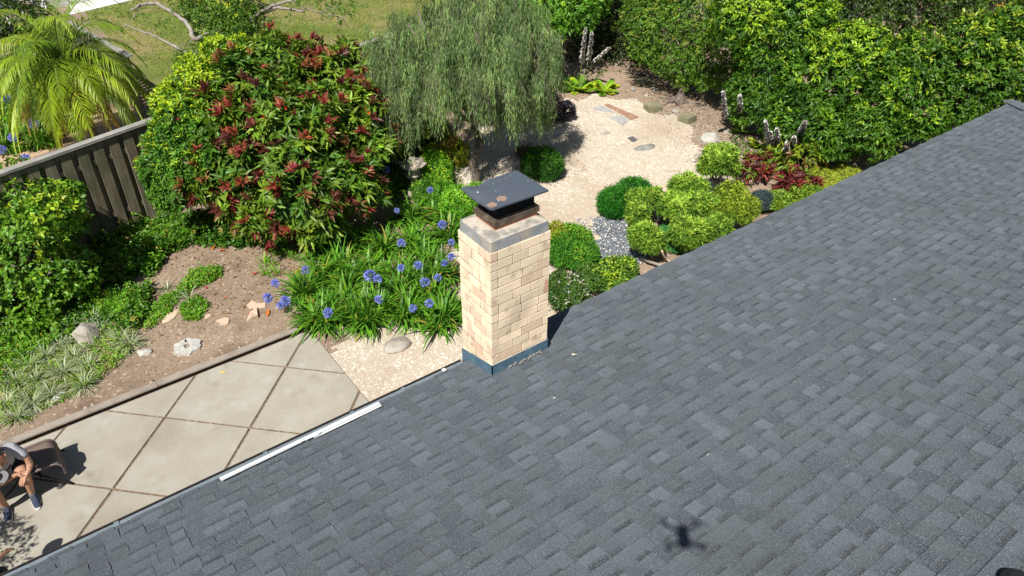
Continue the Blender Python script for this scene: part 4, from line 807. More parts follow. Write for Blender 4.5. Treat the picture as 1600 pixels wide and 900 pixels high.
# twiggy limbs poking through hedges
# --- tree with pale bare limbs reaching in at the top left
def limbtree():
    base = at(352, 70, 0); t = thing('pale_limbed_tree', base, 'open tree with crooked pale bare limbs and small leaves behind the fence at the top', 'tree')
    mb = MB(); top = at(372, 70, 1.5); limb(mb, base, top, .13, .1, .1)
    def path(pts, r0, r1, k=6):
        P = np.array([at(*p) for p in pts]); 
        tt = np.linspace(0, len(P)-1, len(P)*4); Q = np.array([P[int(a)]*(1-(a % 1))+P[min(int(a)+1, len(P)-1)]*(a % 1) for a in tt]); Q += RG.normal(0, .012, Q.shape); mb.tube(Q, np.linspace(r0, r1, len(Q)), k); return Q
    a = [path([(372, 70, 1.5), (398, 26, 2.2), (412, 18, 2.3), (432, 12, 2.4), (452, 14, 2.4), (475, 19, 2.4)], .075, .022),
         path([(398, 26, 2.2), (425, 8, 2.6), (455, 0, 2.8), (490, -12, 3.0)], .05, .02), path([(470, 12, 2.4), (495, 17, 2.4), (525, 24, 2.4), (548, 32, 2.3)], .016, .006, 5),
         path([(372, 70, 1.5), (340, 50, 1.9), (305, 62, 1.9), (292, 36, 2.2), (272, 20, 2.3), (245, 6, 2.4), (222, 6, 2.4), (205, 16, 2.3)], .07, .03),
         path([(340, 70, 1.6), (296, 86, 1.5), (262, 66, 1.7), (232, 52, 1.8), (195, 38, 1.9)], .05, .015), path([(222, 6, 2.4), (212, 22, 2.2), (205, 34, 2.1)], .02, .008, 5), path([(412, 18, 2.3), (405, -5, 2.6)], .03, .015)]
    for q in range(26): s_ = a[RG.integers(0, 4)]; p = s_[RG.integers(2, len(s_))]; d = nrm(RG.normal(size=3)); limb(mb, p, p+d*RG.uniform(.3, .8), .012, .003, .2, 6, 4)
    mb.build('trunk', M['pale_bark'], t, smooth=True)
    bls = [bl(330, 35, 2.0, 40), bl(375, 15, 2.4, 44), bl(355, 75, 1.6, 46), bl(300, 15, 2.3, 26), bl(400, 60, 1.6, 24), bl(310, 92, 1.4, 28)]
    foliage('foliage', t, bls, 3600, 6, .08, .035, (.05, .11, .02), (.14, .23, .035), (.4, .42, .05), .35, 131, thick=.5, bump=.3, gap=-1.1)
    lv = Leaves(); P = []
    for (x, y, z, w, n_) in ((520, 8, 2.5, 22, 26), (545, 20, 2.4, 14, 16), (500, 4, 2.6, 14, 10), (552, 6, 2.6, 10, 10), (533, 36, 2.2, 6, 6), (470, 0, 2.6, 16, 10), (450, 18, 2.4, 10, 5), (215, 22, 2.3, 20, 12), (250, 40, 2., 16, 12), (215, 0, 2.4, 20, 10), (190, 20, 2.1, 16, 10), (265, 10, 2.3, 14, 8)):
        for _ in range(n_): P.append(at(x+RG.normal(0, w*.5), y+RG.normal(0, w*.4), z+RG.normal(0, .06)))
    P = np.array(P); rosettes(lv, P, nrm(RG.normal(size=P.shape)+np.array([0, 0, .8])), 7, .07, .03, lambda i, pp, th: vary(np.tile((.09, .17, .03), (len(i), 1)), .25), (20, 90))
    lv.build('sprigs', M['leaf'], t)
limbtree()
# --- palm
def palm():
    cz = 2.0; c = at(104, 112, cz); t = thing('feather_palm', (c[0], c[1], 0), 'feathery green and yellow palm behind the fence at the top left', 'palm')
    mb = MB(); mb.tube([(c[0], c[1], -.05), (c[0]+.03, c[1], .6), (c[0], c[1]+.02, 1.3), (c[0], c[1], cz-.1)], [.2, .16, .15, .17], 10); mb.build('trunk', M['bark'], t)
    nf = 66
    for k in range(nf):
        az = k*2.39996+RG.uniform(-.2, .2); el = math.radians(82-78*((k+.5)/nf)**.8+RG.uniform(-6, 6)); L = RG.uniform(2.0, 2.45)*(1 if k < 54 else .85)
        d = np.array([math.cos(az)*math.cos(el), math.sin(az)*math.cos(el), math.sin(el)]); p = c+d*.08; pts = [p]; dirs = [d]
        for s in range(14):
            d = d+np.array([0, 0, -.15-.012*s]); d = nrm(d); p = p+d*L/14; pts.append(p); dirs.append(d)
        pts = np.array(pts); dirs = np.array(dirs); old = k >= 56
        colr = (.42, .30, .08) if k >= 60 else (.34, .33, .04) if old else (.06, .135, .022)
        mbf = Leaves(); n = 52; tt = np.linspace(.10, .99, n)*14; i0 = tt.astype(int); f = (tt-i0)[:, None]; i1 = np.minimum(i0+1, 14)
        P = pts[i0]*(1-f)+pts[i1]*f; T = nrm(dirs[i0]*(1-f)+dirs[i1]*f); S = nrm(np.cross(T, np.array([0, 0, 1.]))); Up = np.cross(S, T)
        ll = .52*np.sin(np.clip(tt/14*1.02+.18, 0, 1)*math.pi)**.6+.08
        base = ramp(colr, (.28, .35, .035) if not old else (.5, .4, .1), np.clip(.2+RG.normal(0, .28)+.45*tt/14, 0, 1))
        for sg in (-1, 1):
            D = nrm(T*RG.uniform(.55, .85, (n, 1))+S*sg*.75+Up*.28+RG.normal(0, .06, (n, 3)))
            mbf.strap(P, D, ll*RG.uniform(.8, 1.15, n), .024, vary(base, .2), 4, RG.uniform(1.2, 2.6), vary(base*1.15+np.array([.05, .03, 0]), .1))
        mbf.strap(pts[:1], dirs[:1], L*1.0, .03, np.array([(.22, .26, .05)]), 14, 2.4) if False else None
        fo = mbf.build('frond', M['leaf'], t)
        q = MB(); q.tube(pts, np.linspace(.014, .004, len(pts)), 5, (.2, .25, .05)); q.build('midrib', M['stalk'], fo)
M['stalk'] = mat('stalk', attr=True, rough=.6)
palm()
# --- agapanthus
agn = [0]
def agap(px_, py_, label, group, heads=(), n=132, L=.60, z=None, colr=((.035, .105, .018), (.12, .25, .032))):
    b = ground(px_, py_) if z is None else at(px_, py_, z); t = thing('agapanthus', b, label, 'flowering plant', group)
    lv = Leaves(); nsh = 6; P = []; D = []; Ls = []
    for s in range(nsh):
        a0 = RG.uniform(0, 6.3); c = b+np.array([math.cos(a0), math.sin(a0), 0])*RG.uniform(0, .2)
        for q in range(n//nsh):
            a = RG.uniform(0, 6.3); el = math.radians(RG.uniform(38, 82)); P.append(c+np.array([math.cos(a), math.sin(a), 0])*.02); D.append((math.cos(a)*math.cos(el), math.sin(a)*math.cos(el), math.sin(el))); Ls.append(L*RG.uniform(.7, 1.2))
    P = np.array(P); D = np.array(D); c = vary(ramp(colr[0], colr[1], RG.random(len(P))), .15); k = RG.random(len(P)) < .04; c[k] = (.34, .30, .05)
    lv.strap(P, D, np.array(Ls), .052 if L > .3 else .02, c, 6, RG.uniform(.9, 2.2, len(P)), c*1.25); lv.build('leaves', M['glossy_leaf'], t)
    for (hx, hy, hz, rr) in heads:
        h = at(hx, hy, hz); q = MB(); s0 = b+np.array([RG.normal(0, .05), RG.normal(0, .05), .03]); mid = (s0+h)/2+np.array([0, 0, .08]); q.tube([s0, s0*.6+mid*.4+np.array([0, 0, .05]), mid, mid*.4+h*.6, h], .006, 5, (.10, .2, .04)); st_ = q.build('flower_stalk', M['stalk'], t)
        fl = Leaves(); m = 46; d = nrm(RG.normal(size=(m, 3))+np.array([0, 0, .35])); blue = vary(ramp((.15, .20, .70), (.42, .48, .92), RG.random(m)), .12); rr = rr*RG.uniform(.72, .95)
        fl.rhomb(np.tile(h, (m, 1)), d, nrm(RG.normal(size=(m, 3))), rr*.7, .006, np.tile((.2, .3, .15), (m, 1)), 0)
        tip = h+d*rr*.62
        for e in range(4): fl.rhomb(tip, nrm(d+RG.normal(0, .55, (m, 3))), nrm(RG.normal(size=(m, 3))), rr*.62, rr*.26, blue, .1)
        fl.build('flower_head', M['petal'], st_)
ag = 'agapanthus clumps in the bed left of the chimney'
H = .72
agl = [((575, 508), 'agapanthus clump lapping the soil left of the pale garden rock', []), ((690, 508), 'agapanthus clump at the gravel edge nearest the chimney flashing', []), ((525, 500), 'agapanthus clump spilling towards the gravel beside the patio corner', []), ((565, 495), 'agapanthus clump between patio corner and pale garden rock', []), ((665, 470), 'flowerless agapanthus clump behind the gravel edge', []), ((620, 465), 'flowerless agapanthus clump left of the lower middle', []), ((550, 440), 'flowerless agapanthus clump at the shade line', []), ((505, 440), 'half-shaded agapanthus clump behind the left blue head', []), ((660, 420), 'flowerless agapanthus clump among the middle heads', []), ((498, 512), 'agapanthus clump hanging over the patio corner', [(513, 489, H, .085), (446, 470, H, .08)]),
 ((545, 470), 'agapanthus clump with the twin blue head beside the patio-corner clump', [(578, 431, H+.05, .10)]),
 ((478, 470), 'agapanthus clump at the left end of the bed with blue heads over bare soil', [(430, 443, H, .085), (418, 466, .6, .08), (438, 478, .55, .08), (477, 422, H, .075)]),
 ((592, 490), 'agapanthus clump behind the pale garden rock', [(592, 468, .7, .085)]),
 ((640, 495), 'agapanthus clump at the gravel edge left of the chimney foot', [(645, 482, .6, .07), (671, 474, .68, .085)]),
 ((700, 498), 'agapanthus clump right against the chimney\'s left face', []),
 ((585, 440), 'flowerless agapanthus clump in the front middle of the bed', [(590, 436, H+.05, .09)]),
 ((640, 440), 'agapanthus clump with two blue heads in the middle of the bed', [(627, 419, H, .085), (653, 415, H, .08)]),
 ((690, 440), 'agapanthus clump with three blue heads next to the upper chimney', [(664, 441, H-.05, .08), (684, 434, H, .08), (705, 401, H, .08)]),
 ((535, 425), 'shaded agapanthus clump under the red-tipped shrub', []),
 ((600, 395), 'shaded agapanthus clump with a single head, deep in the bed', [(627, 380, H, .085)]),
 ((655, 390), 'agapanthus clump with lime blades behind the middle of the bed', [(694, 411, H, .075)]),
 ((700, 375), 'agapanthus clump with a blue head by the chimney crown', [(691, 351, H, .085), (705, 379, H, .07)]),
 ((500, 400), 'shaded agapanthus clump nearest the red-tipped shrub trunk', []),
 ((560, 385), 'dark shaded agapanthus clump behind the bed', []),
 ((640, 345), 'agapanthus clump in shade with one dull head below the lantern', [(620, 329, .7, .07)]),
 ((690, 345), 'agapanthus clump between the ferny mounds and the chimney', [(672, 297, .75, .075)]),
 ((612, 300), 'agapanthus clump left of the lantern with pale head', [(604, 266, .75, .08)])]
for (p, l, h) in agl: agap(*p, l, ag, h)
ag2 = 'agapanthus clumps behind the fence at the far left'
for (p, l, h) in [((30, 205), 'agapanthus clump with violet-blue head under the palm, nearest the fence cap', [(52, 193, .6, .12)]), ((-8, 185), 'agapanthus clump cut by the left edge with a blue head', [(12, 155, .8, .13)]), ((10, 235), 'agapanthus clump at the left edge with two blue heads', [(20, 215, .6, .12), (3, 234, .5, .13)]), ((70, 225), 'agapanthus clump tucked behind the fence cap', [(40, 262-14, .6, .1), (130, 203, .5, .1)])]:
    agap(*p, l, ag2, h, L=.6)
# --- acanthus with tall flower spikes
def acanthus(px_, py_, label, spikes, n=16, nm='acanthus', L=.34, w=.15):
    b = ground(px_, py_); t = thing(nm, b, label, 'flowering plant', 'acanthus plants round the gravel garden'); lv = Leaves()
    a = RG.uniform(0, 6.3, n); el = np.radians(RG.uniform(10, 60, n)); P = b+np.stack([np.cos(a), np.sin(a), 0*a], 1)*RG.uniform(0, .2, (n, 1)); D = np.stack([np.cos(a)*np.cos(el), np.sin(a)*np.cos(el), np.sin(el)], 1)
    c = vary(ramp((.14, .3, .03), (.5, .5, .06), RG.random(n)), .15)
    for j in range(7):      # lobed blades: lobes strung along a rib
        f = j/6; Q = P+D*L*f; Q[:, 2] -= .25*L*f*f; S = nrm(np.cross(D, np.array([0, 0, 1.])))
        for sg in (-1, 1): lv.rhomb(Q, nrm(D*.6+S*sg*.8), np.tile((0, 0, 1.), (n, 1)), w*(1-.5*abs(f-.4)), w*.5, c, .05, .1)
        lv.rhomb(Q, D, np.tile((0, 0, 1.), (n, 1)), w*.6, w*.35, c, .05, .1)
    lv.build('leaves', M['leaf'], t)
    for (x0, y0, z0, x1, y1, z1) in spikes:
        z0, z1 = z0*1.5+.25, z1*1.5+.25
        p0_, p1_ = at(x0, y0, z0), at(x1, y1, z1); q = MB(); q.tube([b, p0_, p1_], .008, 5, (.2, .3, .08)); s_ = q.build('flower_stalk', M['stalk'], t); fl = Leaves(); m = 150
        f = RG.random(m)[:, None]; Q = p0_*(1-f)+p1_*f; d = nrm(RG.normal(size=(m, 3))*np.array([1, 1, .3])+np.array([0, 0, -.1])); cc = np.where(RG.random((m, 1)) < .68, np.array([(.85, .82, .78)]), np.array([(.30, .20, .22)]))
        fl.rhomb(Q, d, nrm(np.array([0, 0, 1.])+RG.normal(0, .3, (m, 3))), 0.085*(1.25-f[:, 0]*.6), .06, vary(cc, .1), .2, .25); fl.build('flower_spike', M['petal'], s_)
acanthus(905, 140, 'acanthus with yellow-green leaves and three tall white flower spikes beside the dark gap', [(909, 95, .35, 915, 44, 1.15), (920, 92, .35, 925, 50, 1.1), (930, 95, .3, 952, 74, .75)], 26)
acanthus(942, 142, 'flowerless yellow-green acanthus right of the tall white spikes', [], 20)
acanthus(1158, 205, 'straggly acanthus by the white boulder with two white flower spikes', [(1133, 180, .2, 1130, 142, .8), (1157, 178, .25, 1156, 148, .75), (1168, 178, .2, 1167, 168, .4)], 6)
acanthus(1198, 228, 'acanthus against the broadleaf hedge with three purple-white spikes', [(1202, 226, .1, 1196, 188, .8), (1208, 228, .1, 1203, 205, .5), (1216, 225, .1, 1214, 200, .6)], 7)
acanthus(1240, 235, 'acanthus nearest the right hedge with a leaning spike', [(1250, 208, .4, 1259, 188, .8), (1240, 225, .2, 1241, 213, .5), (1228, 238, .1, 1230, 222, .45)], 8)
acanthus(1180, 250, 'small yellow acanthus seedling on the soil behind the round-headed conifer', [], 8, L=.22, w=.1)
acanthus(1215, 268, 'yellowing acanthus leaves between the red-leaved plants', [], 9, L=.25, w=.12)
acanthus(1290, 254, 'yellowing acanthus leaves at the soil edge below the broadleaf hedge', [], 6, L=.25, w=.12)
# --- variegated grass tufts
vg = 'variegated grass tufts in the planting bed'
gpos = [(100, 585), (132, 606), (72, 560), (58, 598), (28, 598), (12, 636), (52, 634), (95, 545), (118, 562), (160, 522), (190, 534), (150, 508), (206, 540), (82, 620), (5, 600), (140, 575), (110, 520), (50, 575), (28, 655), (296, 468), (262, 452)]
lab_g = ['in the middle of the row above the kerb', 'nearest the kerb, wide and pale', 'left of the brown boulder, lower', 'below the ferny weeds', 'at the left, third from the edge', 'touching the left picture edge by the kerb', 'beside the white stone near the kerb', 'just left of the brown boulder', 'directly below the brown boulder', 'just right of the brown boulder', 'at the right end of the green patch', 'behind the brown boulder', 'above the small pale stone', 'between kerb and white stone', 'at the left edge, upper', 'right of the middle, thin', 'at the shade edge of the shrub', 'small, among green weeds', 'at the lowest corner near the kerb', 'alone on the bare soil beside the green mound', 'thin and pale on the bare soil by the creeping weeds']
for (x, y), l in zip(gpos, lab_g):
    b = ground(x, y); t = thing('grass_tuft', b, 'white-striped grass tuft '+l, 'grass tuft', vg); n = 110 if x < 250 else 26; lv = Leaves()
    a = RG.uniform(0, 6.3, n); el = np.radians(RG.uniform(25, 80, n)); P = b+np.stack([np.cos(a), np.sin(a), 0*a], 1)*RG.uniform(0, .05, (n, 1)); D = np.stack([np.cos(a)*np.cos(el), np.sin(a)*np.cos(el), np.sin(el)], 1)
    c = ramp((.16, .24, .08), (.60, .63, .42), RG.random(n)); lv.strap(P, D, RG.uniform(.18, .38, n), .012, c, 5, RG.uniform(1.2, 2.4, n), c*1.15); lv.build('blades', M['matte_leaf'], t)
b = ground(414, 425)
for (x, y, l) in [(412, 412, 'small green strap-leaved tuft by the fallen leaves'), (424, 428, 'small green strap-leaved tuft below its neighbour near the flat stone')]:
    agap(x, y, l, 'small strap-leaved tufts on the bare soil', (), 30, .26, colr=((.08, .2, .02), (.2, .34, .04)))
# --- ground cover
def cover(name, polys, n, per, L, Wd, c0, c1, ctip, ptip, seed, hgt=.06, thr=-.3, m='leaf', fr=2.):
    lv = Leaves(); P = []
    for poly, w in polys: P.append(scatter(gpoly(poly), int(n*w), lambda q: (lump(np.c_[q, q[:, :1]*0], fr, seed) > thr)*1.))
    q = np.vstack(P); z = height(q[:, 0], q[:, 1])+np.abs(RG.normal(0, hgt, len(q)))*(1+.8*lump(np.c_[q, q[:, :1]*0], 1.7, seed+1)).clip(.15); PP = np.c_[q, z]
    c = ramp(c0, c1, .5+.4*lump(PP, 2.6, seed+3)+RG.normal(0, .25, len(PP))); k = RG.random(len(PP)) < ptip; c[k] = ctip
    rosettes(lv, PP, nrm(RG.normal(0, .35, PP.shape)+np.array([0, 0, 1.])), per, L, Wd, lambda i, pp, th: vary(c[i], .2), (35, 95), .15, .15)
    o = lv.build(name, M[m]); o['kind'] = 'stuff'; return o
bigp = [(190, 350), (400, 330), (445, 372), (380, 392), (300, 385), (262, 400), (240, 440), (235, 490), (212, 520), (130, 520), (60, 560), (-5, 600), (-30, 500), (130, 440), (150, 380)]
cover('ivy', [(bigp, 1)], 8500, 5, .065, .042, (.035, .10, .015), (.14, .28, .03), (.35, .3, .06), .05, 201, .08, -.75)
cover('creeping_weeds', [([(262, 470), (300, 425), (345, 418), (348, 432), (300, 455), (272, 478)], .35), ([(283, 480), (312, 466), (325, 480), (312, 500), (290, 502)], .35), ([(240, 480), (262, 460), (270, 490), (225, 520)], .15), ([(395, 380), (450, 375), (470, 410), (430, 400)], .15)], 1900, 5, .045, .028, (.07, .18, .02), (.18, .34, .04), (.38, .36, .06), .08, 202, .045, -2)
cover('ferny_weeds', [([(-10, 530), (60, 520), (75, 560), (30, 590), (-10, 610)], .6), ([(130, 470), (210, 460), (200, 500), (140, 505)], .4)], 2600, 6, .05, .014, (.10, .26, .03), (.22, .42, .04), (.36, .4, .05), .1, 203, .09, -.8)
cover('bed_edge_weeds', [([(0, 540), (130, 515), (215, 515), (205, 555), (150, 600), (60, 650), (0, 670)], 1)], 2300, 5, .04, .02, (.09, .2, .03), (.24, .36, .06), (.4, .33, .12), .15, 204, .05, -.5)
cover('undergrowth', [([(600, 250), (650, 230), (720, 250), (720, 300), (640, 330), (590, 310)], .5), ([(1140, 215), (1260, 240), (1330, 262), (1300, 275), (1150, 240)], .2), ([(840, 130), (900, 120), (950, 110), (900, 145), (850, 150)], .3)], 1500, 5, .06, .035, (.03, .08, .015), (.1, .2, .03), (.3, .2, .08), .12, 205, .06, -.6)
cover('garden_shade_plants', [([(560, 230), (640, 200), (700, 190), (700, 235), (640, 260), (570, 280)], 1)], 3200, 6, .08, .035, (.03, .09, .015), (.10, .2, .03), (.2, .3, .05), .1, 206, .16, -1.5)
litp = [([(745, 205), (800, 190), (900, 215), (915, 270), (850, 300), (760, 290)], .9), ([(200, 390), (400, 370), (450, 410), (440, 470), (300, 520), (200, 560)], .5), ([(390, 370), (470, 385), (500, 430), (440, 440)], .2), ([(930, 90), (1010, 92), (1100, 150), (1040, 160), (960, 120)], .3)]
lv = Leaves(); P = []
for poly, w in litp: P.append(scatter(gpoly(poly), int(1100*w)))
q = np.vstack(P); PP = np.c_[q, height(q[:, 0], q[:, 1])+.012]; a = RG.uniform(0, 6.3, len(PP)); cs = np.array([(.34, .2, .1), (.22, .13, .07), (.42, .2, .06), (.16, .1, .06), (.5, .38, .22)])
lv.rhomb(PP, np.stack([np.cos(a), np.sin(a), RG.normal(0, .15, len(a))], 1), nrm(RG.normal(0, .2, PP.shape)+np.array([0, 0, 1.])), RG.uniform(.03, .10, len(a)), RG.uniform(.008, .03, len(a)), cs[RG.integers(0, 5, len(a))], .15)
lv.build('leaf_litter', M['matte_leaf'])['kind'] = 'stuff'
cover('palm_undergrowth', [([(-20, 110), (60, 60), (150, 130), (150, 180), (80, 235), (-20, 250)], 1)], 3000, 6, .16, .05, (.04, .10, .02), (.16, .26, .04), (.4, .36, .08), .12, 207, .18, -.6)
# lawn blades
q = scatter([(4.5, 16.5), (9, 17.5), (16, 19), (17, 26), (10, 34), (3.9, 34)], 26000); PP = np.c_[q, height(q[:, 0], q[:, 1])+.01]; n = len(PP); lv = Leaves()
g = lump(np.c_[q, q[:, :1]*0], .8, 9); c = ramp((.15, .24, .04), (.42, .36, .17), .42+.4*g+RG.normal(0, .2, n))
lv.rhomb(PP, nrm(RG.normal(0, .7, (n, 3))*np.array([1, 1, 0])+np.array([0, 0, .6])), nrm(RG.normal(size=(n, 3))), RG.uniform(.06, .13, n), .02, vary(c, .2)); lv.build('grass', M['matte_leaf'])['kind'] = 'stuff'
# ================================================================ stones, blocks and loose things
def rock(x, y, w, d, h, m, label, name='rock', seed=0, rz=0, cat='rock', sink=.25, flat=False, group=None):
    """w,d,h half sizes in metres"""
    b = ground(x, y); rr = np.random.default_rng(seed+500); q = MB(); nu, nv = 18, 11; V = []
    for i in range(1, nv):
        ph = math.pi*i/nv
        for j in range(nu): V.append((math.sin(ph)*math.cos(2*math.pi*j/nu), math.sin(ph)*math.sin(2*math.pi*j/nu), math.cos(ph)))
    V = [(0, 0, 1)]+V+[(0, 0, -1)]; V = np.array(V, float)
    for _ in range(9):        # flatten against random planes: facets
        nn = nrm(rr.normal(size=3)); k = rr.uniform(.62, .9); dd = V@nn; V -= np.outer(np.maximum(dd-k, 0), nn)
    if flat: V[:, 2] = np.clip(V[:, 2], -.5, .35)
    V = V*(1+.07*lump(V, 2.5, seed))[:, None]*np.array([w, d, h]); c, s = math.cos(rz), math.sin(rz); V = np.stack([V[:, 0]*c-V[:, 1]*s, V[:, 0]*s+V[:, 1]*c, V[:, 2]+h*(1-2*sink)*.5], 1)+b
    n = len(V); Fc = [(0, 1+j, 1+(j+1) % nu) for j in range(nu)]+[(1+i*nu+j, 1+(i+1)*nu+j, 1+(i+1)*nu+(j+1) % nu, 1+i*nu+(j+1) % nu) for i in range(nv-2) for j in range(nu)]+[(n-1, 1+(nv-2)*nu+(j+1) % nu, 1+(nv-2)*nu+j) for j in range(nu)]
    q.add(V, Fc); o = q.build(name, M[m], smooth=False); return tag(o, label, cat, group)
RK = [(142, 528, .26, .22, .24, 'stone', 'brown rounded boulder half buried among striped grass tufts', 1, .4), (226, 552, .09, .13, .06, 'white_stone', 'small pale pointed stone on bare soil left of the footing pad', 2, 1), (187, 547, .1, .05, .03, 'white_stone', 'flat whitish stone at the right end of the grass tufts', 3, .3),
 (92, 622, .2, .06, .05, 'white_stone', 'long white stone lying by the kerb among tufts', 4, .7), (268, 494, .2, .09, .04, 'sandstone', 'long flat cream stone left of the green weed mound', 5, .5), (458, 472, .2, .14, .08, 'white_stone', 'pale rounded stone under the agapanthus leaves', 6, .2),
 (1007, 232, .3, .17, .07, 'grey_stone', 'flat grey boulder in the middle of the gravel', 7, 0), (1110, 218, .30, .2, .14, 'white_stone', 'large whitish boulder at the right edge of the gravel', 8, -.1), (945, 209, .16, .08, .03, 'stone', 'small flat beige stone left of the slate tile', 9, 0),
 (1021, 165-24, .12, .1, .07, 'stone', 'small stone behind the middle garden block', 10, 0), (1055, 178-3, .12, .1, .07, 'stone', 'round brown stone left of the rightmost block', 11, 1), (1040, 182, .07, .06, .05, 'stone', 'small round stone between the two nearest blocks', 12, 1), (990, 140, .12, .08, .04, 'grey_stone', 'flat dark stone in the soil near the stump', 13, 1),
 (1010, 150, .09, .08, .04, 'stone', 'low dull stone in front of the farthest block', 14, .3), (1090, 245, .12, .10, .05, 'stone', 'pinkish flat stone behind the small round-headed conifer', 15, .3), (1006, 257, .1, .06, .03, 'sandstone', 'first pale stepping pebble below the flat grey boulder', 16, .1), (1009, 277, .1, .06, .03, 'sandstone', 'second pale stepping pebble nearest the deep green juniper', 17, .2),
 (905, 345, .09, .05, .03, 'grey_stone', 'flat dull stone in gravel above the low juniper', 18, .3), (1038, 294, .12, .08, .06, 'sandstone', 'square-ish tan stone between the juniper and highest conifer mound', 19, .2), (830, 230, .1, .12, .1, 'grey_stone', 'dark stone beside the rusty heather', 20, .2),
 (1046, 383, .12, .07, .07, 'white_stone', 'white stone between the two lowest clipped mounds', 21, -.6), (1195, 325, .12, .08, .06, 'white_stone', 'white stone at the roof edge below the blue-grey tuft', 22, .2), (1172, 318, .08, .08, .05, 'stone', 'beige stone left of the blue-grey tuft', 23, .2), (884, 466, .1, .09, .06, 'white_stone', 'whitish stone in the dark-leaved shrub by the chimney', 24, .2), (930, 475-20, .13, .1, .06, 'sandstone', 'cream stone at the roof edge below the sparse shrub', 25, .2),
 (930, 372, .12, .09, .05, 'sandstone', 'tan edging stone between the low juniper and slate gravel', 26, -.4), (1135, 205, .2, .1, .04, 'stone', 'flat tan slab just behind the white boulder', 27, .5), (870, 218-6, .1, .06, .03, 'grey_stone', 'small flat stone in the weeping tree\'s shadow', 28, .2), (735, 345, .1, .1, .05, 'stone', 'brown stone against the chimney behind the crown', 29, .2), (310, 440-8, .05, .12, .02, 'grey_stone', 'grey wooden-looking stone sliver on the bare soil', 30, .9)]
for (x, y, w, d, h, m, l, sd, rz_) in RK: rock(x, y, w, d, h, m, l, seed=sd, rz=rz_)
rock(622, 541, .26, .17, .11, 'bicolor_rock' if 0 else 'stone', 'large pale and brown rock on the gravel below the agapanthus', seed=40, rz=.1)
def plate(pts, th, m, label, name, cat, tilt=0., z=0, group=None):
    W_ = [ground(*p) for p in pts]; q = MB(); hmax = max(w[2] for w in W_)+z; q.add([(w[0], w[1], hmax-.02) for w in W_]+[(w[0], w[1], hmax+th+tilt*i/len(W_)) for i, w in enumerate(W_)], [tuple(range(len(W_)))[::-1], tuple(range(len(W_), 2*len(W_)))]+[(i, (i+1) % len(W_), len(W_)+(i+1) % len(W_), len(W_)+i) for i in range(len(W_))]); return tag(q.build(name, M[m], bevel=.004), label, cat, group)
plate([(338, 502), (352, 497), (359, 499), (357, 507), (351, 509)], .02, 'sandstone', 'small cream flagstone shard in the middle of the bare soil', 'flagstone_shard', 'stone')
plate([(320, 495), (327, 491), (331, 495), (322, 501)], .02, 'sandstone', 'smallest cream flagstone shard, beside the green weed mound', 'flagstone_shard', 'stone')
plate([(385, 478), (394, 470), (402, 475), (415, 474), (415, 481), (390, 483)], .015, 'sandstone', 'wide tan flagstone shard lying flat above the upright one', 'flagstone_shard', 'stone')
plate([(385, 504), (391, 490), (402, 483), (404, 497), (394, 501)], .025, 'sandstone', 'tilted cream flagstone shard with a dark right edge', 'flagstone_shard', 'stone', .06)
plate([(409, 377), (432, 376), (428, 388), (413, 391)], .03, 'stone', 'square brownish flagstone half under the red-tipped shrub', 'flagstone_shard', 'stone')
b = ground(293, 543); q = MB(); k = 22; rr_ = [.215*(1+.1*math.sin(i*1.7)+.06*math.sin(i*3.1+1)) for i in range(k)]
V = [(b[0]+rr_[i]*math.cos(i/k*6.283), b[1]+rr_[i]*.92*math.sin(i/k*6.283), b[2]-.03) for i in range(k)]+[(b[0]+rr_[i]*.95*math.cos(i/k*6.283), b[1]+rr_[i]*.88*math.sin(i/k*6.283), b[2]+.035+RG.uniform(-.006, .006)) for i in range(k)]
hq = [(b[0]+a, b[1]+c_, b[2]+.04) for a, c_ in ((-.04, -.055), (.05, -.045), (.04, .05), (-.05, .04))]; hq2 = [(x, y, z-.05) for x, y, z in hq]
V += hq+hq2; q.add(V, [(i, (i+1) % k, k+(i+1) % k, k+i) for i in range(k)]); 
for i in range(k): q.add([V[k+i], V[k+(i+1) % k], hq[int((((i+.5)/k*4)+2) % 4)]], [(0, 1, 2)])
for c4 in range(4):
    i = int(round(((c4-2) % 4)*k/4)) % k; q.add([V[k+i], hq[c4], hq[(c4-1) % 4]], [(0, 1, 2), (2, 1, 0)][:1])
q.add(hq+hq2, [(0, 1, 5, 4), (1, 2, 6, 5), (2, 3, 7, 6), (3, 0, 4, 7), (4, 5, 6, 7)])
tag(q.build('footing_pad', M['white_stone']), 'round rough pale concrete footing with a square hole on the bare soil', 'footing')
for (x, y, l, m, s_, z_, rz_) in [(1005, 131, 'greenish-grey garden block, farthest of the three', 'block', (.2, .15, .07), 0, -.2), (1020, 172, 'pale-topped garden block, middle of the three beside the roots', 'block', (.2, .17, .09), 0, -.3), (1073, 190, 'yellowish garden block, nearest the white boulder', 'block', (.19, .16, .1), 0, .15)]:
    b = ground(x, y); q = MB(); q.box(-s_[0], s_[0], -s_[1], s_[1], -.03, s_[2]*1.8, jit=.008, Mx=Matrix.Translation(tuple(b))@Matrix.Rotation(rz_, 4, 'Z')); tag(q.build('garden_block', M[m], bevel=.012), l, 'block', 'square garden blocks at the back of the gravel')
plate([(980, 217), (988, 213.5), (997.5, 219), (989, 223.5)], .012, 'slate', 'small dark square slate tile lying on the gravel', 'slate_tile', 'tile')
plate([(926, 170), (940, 166), (984, 188), (972, 197)], .018, 'tarp', 'long pale grey board lying on the gravel', 'grey_board', 'board')
plate([(944, 165), (950, 163.5), (998, 184), (986, 189)], .03, 'rusty_wood', 'rusty brown plank lying beside the pale grey board', 'rusty_plank', 'plank')
